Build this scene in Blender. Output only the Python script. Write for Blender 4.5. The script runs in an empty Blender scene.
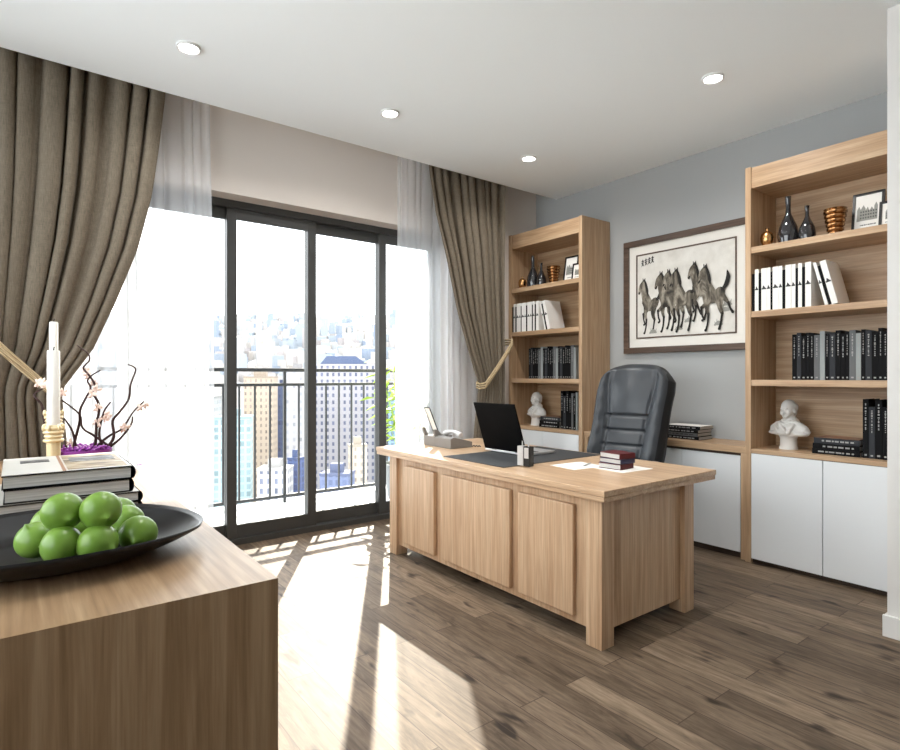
import bpy, bmesh, math, random
from mathutils import Vector, Matrix
random.seed(7)
PI = math.pi
S = bpy.context.scene
COL = S.collection

# ------------------------------------------------------------------ camera, sky, sun, exposure
cam_d = bpy.data.cameras.new('camera')
cam = bpy.data.objects.new('camera', cam_d)
COL.objects.link(cam)
cam.location = (0, 0, 1.27)
cam.rotation_euler = (PI / 2, 0, math.radians(52.7 - 90))
cam_d.sensor_width = 36
cam_d.lens = 36 * 570 / 900
cam_d.shift_y = 1 / 900
cam_d.clip_end = 9000
cam_d.clip_start = 0.02
S.camera = cam

world = bpy.data.worlds.new('world')
S.world = world
world.use_nodes = True
bg = world.node_tree.nodes['Background']
bg.inputs[0].default_value = (0.95, 0.975, 1.0, 1)
bg.inputs[1].default_value = 2.0

sun_d = bpy.data.lights.new('sun', 'SUN')
sun = bpy.data.objects.new('sun', sun_d)
COL.objects.link(sun)
SUN_DIR = Vector((-0.526, -0.850, -0.64)).normalized()
sun.rotation_euler = SUN_DIR.to_track_quat('-Z', 'Y').to_euler()
sun_d.energy = 4.0
sun_d.angle = math.radians(0.5)
sun_d.color = (1.0, 0.90, 0.76)

S.view_settings.view_transform = 'Standard'
S.view_settings.look = 'None'
S.view_settings.gamma = 1
S.view_settings.use_curve_mapping = False
S.view_settings.exposure = 1.75
S.cycles.max_bounces = 10
S.cycles.diffuse_bounces = 6
S.cycles.transparent_max_bounces = 24
S.cycles.sample_clamp_indirect = 6
S.cycles.caustics_reflective = False
S.cycles.caustics_refractive = False

# ------------------------------------------------------------------ helpers
class MB:
    """collects shapes into one mesh"""
    def __init__(self):
        self.v = []; self.f = []
    def add(self, vs, fs):
        n = len(self.v)
        self.v += [tuple(p) for p in vs]
        self.f += [tuple(i + n for i in q) for q in fs]
        return self
    def box(self, a, b, M=None):
        x0, y0, z0 = a; x1, y1, z1 = b
        vs = [(x0,y0,z0),(x1,y0,z0),(x1,y1,z0),(x0,y1,z0),(x0,y0,z1),(x1,y0,z1),(x1,y1,z1),(x0,y1,z1)]
        if M is not None: vs = [M @ Vector(p) for p in vs]
        return self.add(vs, [(3,2,1,0),(4,5,6,7),(0,1,5,4),(1,2,6,5),(2,3,7,6),(3,0,4,7)])
    def lathe(self, prof, c=(0,0,0), n=32, M=None, caps=True):
        vs = []; fs = []
        for r, z in prof:
            for k in range(n):
                a = 2*PI*k/n
                p = Vector((r*math.cos(a), r*math.sin(a), z))
                if M is not None: p = M @ p
                vs.append(p + Vector(c))
        for i in range(len(prof)-1):
            for k in range(n):
                k2 = (k+1) % n
                fs.append((i*n+k, i*n+k2, (i+1)*n+k2, (i+1)*n+k))
        if caps:
            fs.append(tuple(reversed(range(n))))
            fs.append(tuple((len(prof)-1)*n+k for k in range(n)))
        return self.add(vs, fs)
    def tube(self, pts, r, n=8, close=False):
        pts = [Vector(p) for p in pts]
        m = len(pts)
        rs = r if isinstance(r, (list, tuple)) else [r]*m
        vs = []; fs = []
        up = Vector((0,0,1)); prev = None
        for i, p in enumerate(pts):
            if close: t = pts[(i+1) % m] - pts[i-1]
            else: t = pts[min(i+1, m-1)] - pts[max(i-1, 0)]
            t.normalize()
            if prev is None:
                a = t.cross(up)
                if a.length < 1e-3: a = t.cross(Vector((1,0,0)))
            else:
                a = prev - t*prev.dot(t)
                if a.length < 1e-4: a = t.cross(up)
            a.normalize(); prev = a; b = t.cross(a)
            for k in range(n):
                g = 2*PI*k/n
                vs.append(p + (a*math.cos(g) + b*math.sin(g))*rs[i])
        for i in range(m if close else m-1):
            j = (i+1) % m
            for k in range(n):
                k2 = (k+1) % n
                fs.append((i*n+k, i*n+k2, j*n+k2, j*n+k))
        if not close:
            fs.append(tuple(reversed(range(n)))); fs.append(tuple((m-1)*n+k for k in range(n)))
        return self.add(vs, fs)
    def ell(self, c, r, n=20, m=12, M=None):
        vs = []; fs = []
        for i in range(m+1):
            th = PI*i/m
            for k in range(n):
                a = 2*PI*k/n
                p = Vector((r[0]*math.sin(th)*math.cos(a), r[1]*math.sin(th)*math.sin(a), r[2]*math.cos(th)))
                if M is not None: p = M @ p
                vs.append(p + Vector(c))
        for i in range(m):
            for k in range(n):
                k2 = (k+1) % n
                fs.append((i*n+k, (i+1)*n+k, (i+1)*n+k2, i*n+k2))
        return self.add(vs, fs)
    def prism(self, poly, d0, d1, f):
        """poly: list of 2D points; f(a,b,d)->3D"""
        n = len(poly)
        vs = [f(a, b, d0) for a, b in poly] + [f(a, b, d1) for a, b in poly]
        fs = [tuple(range(n)), tuple(reversed(range(n, 2*n)))]
        for k in range(n):
            k2 = (k+1) % n
            fs.append((k2, k, k+n, k2+n))
        return self.add(vs, fs)
    def build(self, name, mat, parent=None, bevel=0, smooth=False, merge=False, subsurf=0):
        me = bpy.data.meshes.new(name)
        me.from_pydata(self.v, [], self.f)
        bm = bmesh.new(); bm.from_mesh(me)
        if merge: bmesh.ops.remove_doubles(bm, verts=bm.verts, dist=1e-5)
        bmesh.ops.recalc_face_normals(bm, faces=bm.faces)
        if smooth:
            for f in bm.faces: f.smooth = True
            for e in bm.edges:
                if len(e.link_faces) == 2 and e.calc_face_angle(0) > 0.75: e.smooth = False
        bm.to_mesh(me); bm.free()
        me.materials.append(mat)
        o = bpy.data.objects.new(name, me)
        COL.objects.link(o)
        if parent is not None: o.parent = parent
        if bevel:
            b = o.modifiers.new('bevel', 'BEVEL'); b.width = bevel; b.segments = 2
            b.limit_method = 'ANGLE'; b.harden_normals = False
        if subsurf:
            b = o.modifiers.new('sub', 'SUBSURF'); b.levels = subsurf; b.render_levels = subsurf
        return o

def tag(o, label, cat, group=None, kind=None):
    o['label'] = label; o['category'] = cat
    if group: o['group'] = group
    if kind: o['kind'] = kind
    return o
def thing(name, label, cat, loc=(0,0,0), rz=0, group=None):
    o = bpy.data.objects.new(name, None)
    COL.objects.link(o)
    o.location = loc; o.rotation_euler = (0,0,rz); o.empty_display_size = 0.05
    return tag(o, label, cat, group)
def struct(o):
    o['kind'] = 'structure'; return o
ORD = ['first','second','third','fourth','fifth','sixth','seventh','eighth','ninth','tenth','eleventh','twelfth',
       'thirteenth','fourteenth','fifteenth','sixteenth','seventeenth','eighteenth','nineteenth','twentieth']

# camera model: pixel -> world on a plane (used only to read places off the photograph)
_A = math.radians(52.7)
def px(u, v, **k):
    r = (u - 450)/570
    D = (math.cos(_A) + r*math.sin(_A), math.sin(_A) - r*math.cos(_A), -(v-376)/570)
    if 't' in k: t = k['t']
    elif 'x' in k: t = k['x']/D[0]
    elif 'y' in k: t = k['y']/D[1]
    else: t = (k['z']-1.27)/D[2]
    return Vector((D[0]*t, D[1]*t, 1.27 + D[2]*t))

# ------------------------------------------------------------------ materials
def lin(c):
    return tuple(((x/255)/12.92 if x/255 <= .04045 else (((x/255)+.055)/1.055)**2.4) for x in c) + (1,)
def mat(name, rgb, rough=0.5, metal=0, spec=0.5, coat=0, trans=0, ior=1.45):
    m = bpy.data.materials.new(name); m.use_nodes = True
    b = m.node_tree.nodes['Principled BSDF']
    b.inputs['Base Color'].default_value = lin(rgb)
    b.inputs['Roughness'].default_value = rough
    b.inputs['Metallic'].default_value = metal
    b.inputs['Specular IOR Level'].default_value = spec
    b.inputs['Coat Weight'].default_value = coat
    b.inputs['Transmission Weight'].default_value = trans
    b.inputs['IOR'].default_value = ior
    return m
def N(m, t, **k):
    n = m.node_tree.nodes.new(t)
    for a, v in k.items(): setattr(n, a, v)
    return n
def L(m, a, b): m.node_tree.links.new(a, b)
def coords(m, scale, kind='Object', rot=(0,0,0)):
    tc = N(m, 'ShaderNodeTexCoord'); mp = N(m, 'ShaderNodeMapping')
    mp.inputs['Scale'].default_value = scale; mp.inputs['Rotation'].default_value = rot
    L(m, tc.outputs[kind], mp.inputs['Vector'])
    return mp.outputs['Vector']
def noise(m, vec, scale, detail=4, rough=.6, dist=0):
    n = N(m, 'ShaderNodeTexNoise')
    n.inputs['Scale'].default_value = scale; n.inputs['Detail'].default_value = detail
    n.inputs['Roughness'].default_value = rough; n.inputs['Distortion'].default_value = dist
    L(m, vec, n.inputs['Vector'])
    return n.outputs['Fac']
def ramp(m, fac, stops):
    r = N(m, 'ShaderNodeValToRGB')
    e = r.color_ramp.elements
    while len(e) < len(stops): e.new(0.5)
    for i, (p, c) in enumerate(stops):
        e[i].position = p; e[i].color = lin(c)
    L(m, fac, r.inputs['Fac'])
    return r.outputs['Color']
def mix(m, a, b, fac, mode='MIX'):
    n = N(m, 'ShaderNodeMix', data_type='RGBA', blend_type=mode)
    for s, x in ((n.inputs[6], a), (n.inputs[7], b)):
        if isinstance(x, tuple): s.default_value = x
        else: L(m, x, s)
    if isinstance(fac, (int, float)): n.inputs[0].default_value = fac
    else: L(m, fac, n.inputs[0])
    return n.outputs[2]
def bump(m, h, strength=.2, dist=.01):
    b = N(m, 'ShaderNodeBump'); b.inputs['Strength'].default_value = strength; b.inputs['Distance'].default_value = dist
    L(m, h, b.inputs['Height'])
    L(m, b.outputs['Normal'], m.node_tree.nodes['Principled BSDF'].inputs['Normal'])
def setcol(m, c): L(m, c, m.node_tree.nodes['Principled BSDF'].inputs['Base Color'])

def wood(name, axis, dark, mid, light, rough=.42, fine=1.0):
    m = mat(name, mid, rough)
    sc = [16*fine]*3; sc['xyz'.index(axis)] = .7*fine
    v = coords(m, tuple(sc))
    a = noise(m, v, 1.6, 5, .6, .6)
    sc2 = [70*fine]*3; sc2['xyz'.index(axis)] = 2.0*fine
    b = noise(m, coords(m, tuple(sc2)), 1.5, 3, .6)
    c1 = ramp(m, a, [(.32, dark), (.5, mid), (.68, light)])
    c2 = ramp(m, b, [(.3, (205,200,195)), (.7, (255,255,255))])
    setcol(m, mix(m, c1, c2, .7, 'MULTIPLY'))
    bump(m, b, .08, .002)
    return m
OAK = ((173,140,107), (190,159,126), (205,177,145))
oak_x = wood('oak_along_x', 'x', *OAK); oak_y = wood('oak_along_y', 'y', *OAK); oak_z = wood('oak_along_z', 'z', *OAK)
DESK = ((188,154,121), (204,172,140), (217,190,158))
desk_y = wood('desk_oak_along_y', 'y', *DESK, rough=.32); desk_z = wood('desk_oak_along_z', 'z', *DESK)
CAB = ((138,109,79), (157,128,97), (175,148,116))
cab_y = wood('brown_oak_along_y', 'y', *CAB, rough=.38); cab_z = wood('brown_oak_along_z', 'z', *CAB)
dark_frame_wood = wood('dark_walnut', 'y', (70,54,44), (88,70,58), (104,84,70), .4)

def wall_mat(name, rgb):
    m = mat(name, rgb, .85, spec=.25)
    bump(m, noise(m, coords(m, (1,1,1)), 160, 2), .06, .002)
    return m
m_ceiling = wall_mat('white_ceiling_paint', (243,248,250))
m_wall_grey = wall_mat('blue_grey_wall_paint', (166,168,168))
m_wall_beige = wall_mat('warm_off_white_wall_paint', (216,208,201))
m_wall_white = wall_mat('white_wall_paint', (226,224,221))
m_trim = mat('white_trim', (232,231,228), .45)

# floor: staggered oak planks running along Y
m_floor = mat('brown_oak_planks', (120,98,78), .55, spec=.25)
tc = coords(m_floor, (1,1,1), 'Object', (0,0,PI/2))
br = N(m_floor, 'ShaderNodeTexBrick')
br.offset = .37; br.offset_frequency = 2
for k, v in (('Scale', 1), ('Mortar Size', .0022), ('Mortar Smooth', .1), ('Bias', 0), ('Brick Width', 1.15), ('Row Height', .128)):
    br.inputs[k].default_value = v
br.inputs['Color1'].default_value = (0,0,0,1); br.inputs['Color2'].default_value = (1,1,1,1)
br.inputs['Mortar'].default_value = (.5,.5,.5,1)
L(m_floor, tc, br.inputs['Vector'])
plank = ramp(m_floor, br.outputs['Color'], [(0, (112,97,81)), (.5, (134,117,99)), (1, (156,138,118))])
# grain, offset per plank
off = N(m_floor, 'ShaderNodeVectorMath', operation='MULTIPLY_ADD')
L(m_floor, br.outputs['Color'], off.inputs[0]); off.inputs[1].default_value = (7,3,5)
L(m_floor, coords(m_floor, (16, 1.6, 1)), off.inputs[2])
g1 = noise(m_floor, off.outputs[0], 1.5, 6, .65, 1.2)
g2 = noise(m_floor, off.outputs[0], 6, 4, .6, .4)
c = mix(m_floor, plank, ramp(m_floor, g1, [(.3, (120,112,104)), (.5, (215,210,205)), (.7, (255,255,255))]), .85, 'MULTIPLY')
c = mix(m_floor, c, ramp(m_floor, g2, [(.35, (190,186,182)), (.65, (255,255,255))]), .6, 'MULTIPLY')
knot = noise(m_floor, coords(m_floor, (9, 3.2, 1)), 1.3, 2, .5, .3)
c = mix(m_floor, c, ramp(m_floor, knot, [(.62, (255,255,255)), (.72, (96,86,78))]), .9, 'MULTIPLY')
c = mix(m_floor, c, lin((70,56,45)), br.outputs['Fac'])
setcol(m_floor, c)
bump(m_floor, br.outputs['Fac'], -.35, .003)

def cloth(name, rgb, rgb2):
    m = mat(name, rgb, .9, spec=.15)
    w = noise(m, coords(m, (420, 420, 22)), 1, 3, .7)
    w2 = noise(m, coords(m, (22, 22, 420)), 1, 3, .7)
    mx = mix(m, ramp(m, w, [(.3, rgb2), (.7, rgb)]), ramp(m, w2, [(.3, (190,190,190)), (.7, (255,255,255))]), .5, 'MULTIPLY')
    setcol(m, mx)
    return m
m_drape = cloth('taupe_linen', (136,125,110), (102,93,80))
m_sheer = bpy.data.materials.new('white_voile'); m_sheer.use_nodes = True
nt = m_sheer.node_tree; nt.nodes.remove(nt.nodes['Principled BSDF'])
tr = N(m_sheer, 'ShaderNodeBsdfTransparent'); tl = N(m_sheer, 'ShaderNodeBsdfTranslucent'); df = N(m_sheer, 'ShaderNodeBsdfDiffuse')
tl.inputs[0].default_value = (.92,.94,.97,1); df.inputs[0].default_value = (.9,.92,.95,1)
m1 = N(m_sheer, 'ShaderNodeMixShader'); m2 = N(m_sheer, 'ShaderNodeMixShader')
m1.inputs[0].default_value = .45; m2.inputs[0].default_value = .5
L(m_sheer, tl.outputs[0], m1.inputs[1]); L(m_sheer, df.outputs[0], m1.inputs[2])
L(m_sheer, tr.outputs[0], m2.inputs[1]); L(m_sheer, m1.outputs[0], m2.inputs[2])
L(m_sheer, m2.outputs[0], nt.nodes['Material Output'].inputs[0])

m_glass = bpy.data.materials.new('window_glass'); m_glass.use_nodes = True
nt = m_glass.node_tree; nt.nodes.remove(nt.nodes['Principled BSDF'])
tr = N(m_glass, 'ShaderNodeBsdfTransparent'); gl = N(m_glass, 'ShaderNodeBsdfGlossy'); gl.inputs['Roughness'].default_value = .01
tr.inputs[0].default_value = (.97,.985,.985,1)
lw = N(m_glass, 'ShaderNodeFresnel'); lw.inputs['IOR'].default_value = 1.25
ms = N(m_glass, 'ShaderNodeMixShader')
L(m_glass, lw.outputs[0], ms.inputs[0]); L(m_glass, tr.outputs[0], ms.inputs[1]); L(m_glass, gl.outputs[0], ms.inputs[2])
L(m_glass, ms.outputs[0], nt.nodes['Material Output'].inputs[0])

m_alu = mat('anthracite_aluminium', (62,62,61), .45, spec=.4)
m_black_metal = mat('black_painted_metal', (48,50,52), .5)
m_white_gloss = mat('white_gloss_lacquer', (226,229,231), .12, coat=.5)
m_dark_gap = mat('dark_plinth', (62,48,38), .7)
m_leather = mat('charcoal_leather', (54,58,63), .36, spec=.5)
bump(m_leather, noise(m_leather, coords(m_leather, (1,1,1)), 220, 3), .15, .002)
m_leather_dark = mat('black_leather', (26,27,29), .45, spec=.3)
m_black_plastic = mat('black_plastic', (22,22,23), .35)
m_chrome = mat('chrome', (200,200,202), .15, 1)
m_black_gloss = mat('black_glazed_ceramic', (24,24,26), .34, spec=.4)
m_fruit = mat('green_fruit_skin', (120,165,45), .32, spec=.5)
setcol(m_fruit, ramp(m_fruit, noise(m_fruit, coords(m_fruit, (1,1,1)), 14, 4), [(.3, (96,134,46)), (.7, (124,156,66))]))
bump(m_fruit, noise(m_fruit, coords(m_fruit, (1,1,1)), 260, 2), .05, .001)
m_gold = mat('brushed_gold', (214,178,110), .3, 1)
m_gold_pale = mat('pale_gilt', (232,214,174), .4, .4)
m_copper = mat('copper', (160,118,78), .25, 1)
m_copper_pale = mat('pale_copper', (196,150,100), .25, 1)
m_wax = mat('white_wax', (240,238,232), .45)
m_wick = mat('burnt_wick', (30,26,24), .9)
m_smoke = mat('smoked_glass', (44,44,48), .03, trans=.35, coat=.8)
m_plaster = mat('white_plaster', (214,212,208), .6)
m_paper = mat('paper', (236,234,229), .8)
m_pages = mat('page_edges', (196,194,190), .9)
_s = noise(m_pages, coords(m_pages, (2,2,520)), 1, 2); setcol(m_pages, ramp(m_pages, _s, [(.3, (160,158,154)), (.7, (215,213,209))]))
m_pages_side = mat('page_edges_upright', (205,202,196), .9)
m_blk = mat('black_book_cloth', (17,17,19), .65, spec=.12)
m_chr = mat('charcoal_book_cloth', (50,52,56), .65, spec=.15)
m_gry = mat('grey_book_cloth', (98,100,102), .6, spec=.2)
m_pale = mat('pale_grey_book_cloth', (146,152,152), .6, spec=.2)
m_whb = mat('white_book_cloth', (228,226,222), .5)
m_ink_white = mat('white_lettering', (150,150,149), .6)
m_ink_dark = mat('dark_lettering', (52,52,54), .6)
m_maroon = mat('maroon_book_cloth', (80,20,26), .5, spec=.3)
m_navy = mat('navy_book_cloth', (34,36,72), .45)
m_brown_cover = mat('tan_photo_cover', (150,108,80), .45)
m_grey_plastic = mat('grey_plastic', (122,118,114), .5)
m_light_plastic = mat('light_grey_plastic', (198,197,196), .35)
m_laptop = mat('laptop_black', (7,7,8), .6, spec=.06)
m_silver = mat('silver_metal', (205,205,206), .35, .7)
m_screen = mat('dark_screen', (14,15,18), .1)
m_pad = mat('dark_grey_leather_pad', (52,54,56), .55)
m_bark = mat('dark_bark', (56,34,32), .7)
m_blossom = mat('pale_pink_petals', (240,218,208), .7)
m_purple = mat('purple_pebbles', (138,56,150), .5)
m_rope = mat('straw_rope', (190,168,132), .85)
_w = N(m_rope, 'ShaderNodeTexWave'); _w.inputs['Scale'].default_value = 60; _w.bands_direction = 'DIAGONAL'
L(m_rope, coords(m_rope, (1,1,1)), _w.inputs['Vector']); setcol(m_rope, ramp(m_rope, _w.outputs['Fac'], [(.2, (150,128,96)), (.7, (206,186,150))]))
m_mat_board = mat('ivory_mat_board', (226,223,216), .85)
m_art_paper = mat('rice_paper', (216,213,206), .9)
setcol(m_art_paper, ramp(m_art_paper, noise(m_art_paper, coords(m_art_paper, (1,1,1)), 9, 5), [(.3, (205,202,195)), (.7, (226,224,218))]))
m_ink = mat('black_ink', (40,38,36), .9)
m_ink_wash = mat('grey_ink_wash', (120,112,98), .9)
setcol(m_ink_wash, ramp(m_ink_wash, noise(m_ink_wash, coords(m_ink_wash, (1,1,.5)), 16, 4, .6, .6), [(.36, (48,45,42)), (.5, (98,92,82)), (.66, (160,153,140))]))
m_ink_pale = mat('pale_ink_wash', (150,150,144), .9)
m_black_frame = mat('black_frame', (26,25,25), .35)
m_tile = mat('white_balcony_tile', (222,224,226), .4)
_b = N(m_tile, 'ShaderNodeTexBrick'); _b.offset = 0
for k, v in (('Scale', 1), ('Mortar Size', .006), ('Brick Width', .4), ('Row Height', .4)): _b.inputs[k].default_value = v
_b.inputs['Color1'].default_value = _b.inputs['Color2'].default_value = lin((226,228,230)); _b.inputs['Mortar'].default_value = lin((150,156,160))
L(m_tile, coords(m_tile, (1,1,1)), _b.inputs['Vector']); setcol(m_tile, _b.outputs['Color'])
m_leaf = mat('yellow_green_leaf', (150,178,48), .5)
m_leaf.node_tree.nodes['Principled BSDF'].inputs['Subsurface Weight'].default_value = 0
m_pot = mat('grey_clay_pot', (120,122,124), .7)
m_lamp_rim = mat('white_lamp_rim', (225,225,224), .4)
m_lamp = bpy.data.materials.new('lamp_light'); m_lamp.use_nodes = True
_p = m_lamp.node_tree.nodes['Principled BSDF']
_p.inputs['Emission Color'].default_value = (1, .97, .92, 1); _p.inputs['Emission Strength'].default_value = 6

# ------------------------------------------------------------------ room shell
XB, YW, YE, ZC, XP, YP = 4.37, 4.237, 3.957, 3.063, 3.385, 0.92     # back wall, window wall, ceiling edge, ceiling, pier
XL, YR = -1.25, -2.6
OX0, OX1, OZ = -0.06, 3.225, 2.59                                     # window opening
struct(MB().box((XL-.1, YR-.1, -.12), (XB+.1, 4.45, 0)).build('floor', m_floor))
c = MB().box((XL-.1, YR-.1, ZC), (XB+.1, YE, ZC+.22)).build('ceiling', m_ceiling); struct(c)
struct(MB().box((XL-.1, YE-.05, ZC+.22), (XB+.1, YW+.3, ZC+.32)).build('ceiling_curtain_recess', m_ceiling))
b = MB()
b.box((XL-.1, YW, 0), (OX0, YW+.3, ZC+.22)); b.box((OX1, YW, 0), (XB+.1, YW+.3, ZC+.22)); b.box((OX0, YW, OZ), (OX1, YW+.3, ZC+.22))
struct(b.build('wall_far', m_wall_beige))
struct(MB().box((XB, YR-.1, 0), (XB+.1, YW, ZC+.22)).build('wall_right', m_wall_grey))
struct(MB().box((XP, YR, 0), (XB-.001, YP, ZC-.001)).build('wall_pier', m_wall_white))
LY0, LY1, LZ0, LZ1 = .1, 3.9, .9, 2.98                             # side window added out of frame to brighten the room
b = MB(); b.box((XL-.1, YR-.1, 0), (XL, LY0, ZC)); b.box((XL-.1, LY1, 0), (XL, YW, ZC)); b.box((XL-.1, LY0, 0), (XL, LY1, LZ0)); b.box((XL-.1, LY0, LZ1), (XL, LY1, ZC))
struct(b.build('wall_left', m_wall_white))
RX0, RX1 = 0, 0
struct(MB().box((XL, YR-.1, 0), (XP, YR, ZC)).build('wall_rear', m_wall_white))
for wn, vert in (('window_added_for_light', True),):  # unseen window with frame and glass, put in for extra daylight
    w_ = bpy.data.objects.new(wn, None); COL.objects.link(w_); w_['kind'] = 'structure'
    a0, a1 = (LY0, LY1) if vert else (RX0, RX1)
    bx_ = (lambda b, p0, p1, z0, z1, d0=-.08, d1=-.03: b.box((XL+d0, p0, z0), (XL+d1, p1, z1))) if vert else (lambda b, p0, p1, z0, z1, d0=-.08, d1=-.03: b.box((p0, YR+d0, z0), (p1, YR+d1, z1)))
    fb = MB()
    bx_(fb, a0, a1, LZ0, LZ0+.06); bx_(fb, a0, a1, LZ1-.06, LZ1); n_ = 4
    for i in range(n_+1):
        c_ = a0+.03+(a1-a0-.06)*i/n_; bx_(fb, c_-.03, c_+.03, LZ0+.06, LZ1-.06)
    fb.build('window_frame', m_alu, w_)
    gb = MB(); bx_(gb, a0+.02, a1-.02, LZ0+.02, LZ1-.02, -.06, -.054); gb.build('glass_pane', m_glass, w_)
b = MB(); b.box((XP-.016, YR+.001, 0.0), (XP, YP+.016, .105)); b.box((XP, YP, 0), (XP+.56, YP+.012, .105))
struct(b.build('baseboard_right', m_trim, bevel=.003))
struct(MB().box((XL, YR+.001, 0.0), (XL+.015, YW-.3, .1)).build('baseboard_left', m_trim, bevel=.003))

# window: frame, five glazed leaves
YF = 4.387
win = bpy.data.objects.new('window_1', None); COL.objects.link(win); win['kind'] = 'structure'
b = MB()
b.box((OX0, YF, OZ-.055), (OX1, YF+.1, OZ)); b.box((OX0, YF-.02, 0), (OX1, YF+.1, .045))
b.box((OX0, YF, .045), (OX0+.05, YF+.1, OZ-.055)); b.box((OX1-.05, YF, .045), (OX1, YF+.1, OZ-.055))
b.build('window_frame', m_alu, win, bevel=.003)
cx = [OX0+.05, .625, 1.292, 1.932, 2.599, OX1-.05]
for i in range(5):
    x0 = cx[i] - (.0 if i == 0 else .036); x1 = cx[i+1] + (.0 if i == 4 else .036)
    y0 = YF+.012 if i % 2 == 0 else YF+.052
    y1 = y0+.038
    b = MB(); w = .072
    b.box((x0, y0, .046), (x0+w, y1, OZ-.056)); b.box((x1-w, y0, .046), (x1, y1, OZ-.056))
    b.box((x0+w, y0, .046), (x1-w, y1, .145)); b.box((x0+w, y0, OZ-.135), (x1-w, y1, OZ-.056))
    s = b.build('window_sash', m_alu, win, bevel=.002)
    MB().box((x0+w-.004, y0+.015, .14), (x1-w+.004, y0+.021, OZ-.13)).build('glass_pane', m_glass, s)

# balcony
struct(MB().box((XL-1, 4.46, -.15), (6.0, 5.80, -.012)).build('balcony_floor', m_tile))
YRL = 5.63
rail = thing('balcony_railing', 'dark grey metal balcony railing with vertical bars outside the window', 'railing', (0, YRL, -.012))
def rb(name, a, b_): return MB().box(a, b_).build(name, m_black_metal, rail, bevel=.002)
rb('top_rail', (XL-.9, -.025, 1.325), (5.9, .025, 1.36)); rb('middle_rail', (XL-.9, -.018, 1.18), (5.9, .018, 1.21)); rb('bottom_rail', (XL-.9, -.018, .05), (5.9, .018, .08))
k = 0
x = 2.174 - .151*21
while x < 5.85:
    if abs(((x-2.174)/.151) % 9) < .01 or abs(((x-2.174)/.151) % 9 - 9) < .01:
        rb('post', (x-.014, -.014, 0), (x+.014, .014, 1.325))
    else:
        rb('baluster', (x-.009, -.009, .08), (x+.009, .009, 1.18))
    x += .151

# potted plant on the balcony
pl = thing('potted_plant', 'bushy yellow-green plant in a grey pot on the balcony behind the sheer curtain', 'plant', (3.20, 5.02, -.012))
MB().lathe([(.12,0),(.15,.02),(.19,.36),(.20,.38),(.185,.38),(.17,.33),(.0,.33)], n=28).build('pot', m_pot, pl, smooth=True)
MB().lathe([(.17,.33),(.1,.345),(.001,.35)], n=20, caps=False).build('soil', m_dark_gap, pl)
rnd = random.Random(3)
st = MB(); lf = MB()
for i in range(15):
    a = 2*PI*i/15 + rnd.uniform(-.2,.2); h = rnd.uniform(.75, 1.25); sp = rnd.uniform(.16, .36)
    pts = [Vector((math.cos(a)*sp*(t**1.6)+math.cos(a)*.03, math.sin(a)*sp*(t**1.6)+math.sin(a)*.03, .34 + h*t - .35*sp*t*t)) for t in [j/8 for j in range(9)]]
    st.tube(pts, [.006-.0005*j for j in range(9)], 6)
    for j in range(3, 9):
        for s in (-1, 1):
            d = (pts[j]-pts[j-1]).normalized(); side = d.cross(Vector((math.sin(a), -math.cos(a), .2))).normalized()*s
            dirn = (side*.8 + d*.55 + Vector((rnd.uniform(-.3,.3), rnd.uniform(-.3,.3), rnd.uniform(-.5,.1)))).normalized()
            ln = rnd.uniform(.11, .19); wd = dirn.cross(Vector((rnd.uniform(-.4,.4), rnd.uniform(-.4,.4), 1))).normalized()*ln*.16
            p = pts[j]; q = p + dirn*ln; m_ = p + dirn*ln*.45 + Vector((0,0,.012))
            up = wd.cross(dirn).normalized()*.001
            lf.add([p, m_+wd, q-Vector((0,0,.02)), m_-wd, p+up, m_+wd+up, q-Vector((0,0,.02))+up, m_-wd+up], [(0,1,2,3),(7,6,5,4),(0,4,5,1),(1,5,6,2),(2,6,7,3),(3,7,4,0)])
st.build('stem', m_leaf, pl, smooth=True); lf.build('foliage', m_leaf, pl)

# ------------------------------------------------------------------ city beyond the balcony
def facade(name, wall, glass, bw, rh, mort, rough=.4):
    m = mat(name, wall, .7)
    tc = N(m, 'ShaderNodeTexCoord'); sx = N(m, 'ShaderNodeSeparateXYZ'); ad = N(m, 'ShaderNodeMath', operation='ADD'); cb = N(m, 'ShaderNodeCombineXYZ')
    L(m, tc.outputs['Object'], sx.inputs[0]); L(m, sx.outputs['X'], ad.inputs[0]); L(m, sx.outputs['Y'], ad.inputs[1])
    L(m, ad.outputs[0], cb.inputs[0]); L(m, sx.outputs['Z'], cb.inputs[1])
    b = N(m, 'ShaderNodeTexBrick'); b.offset = 0
    for k, v in (('Scale', 1), ('Mortar Size', mort), ('Mortar Smooth', 0), ('Brick Width', bw), ('Row Height', rh)): b.inputs[k].default_value = v
    b.inputs['Color1'].default_value = lin(glass); b.inputs['Color2'].default_value = lin(tuple(min(255, int(q*1.25)+8) for q in glass))
    b.inputs['Mortar'].default_value = lin(wall)
    L(m, cb.outputs[0], b.inputs['Vector']); setcol(m, b.outputs['Color'])
    return m
ZG = -105
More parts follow.
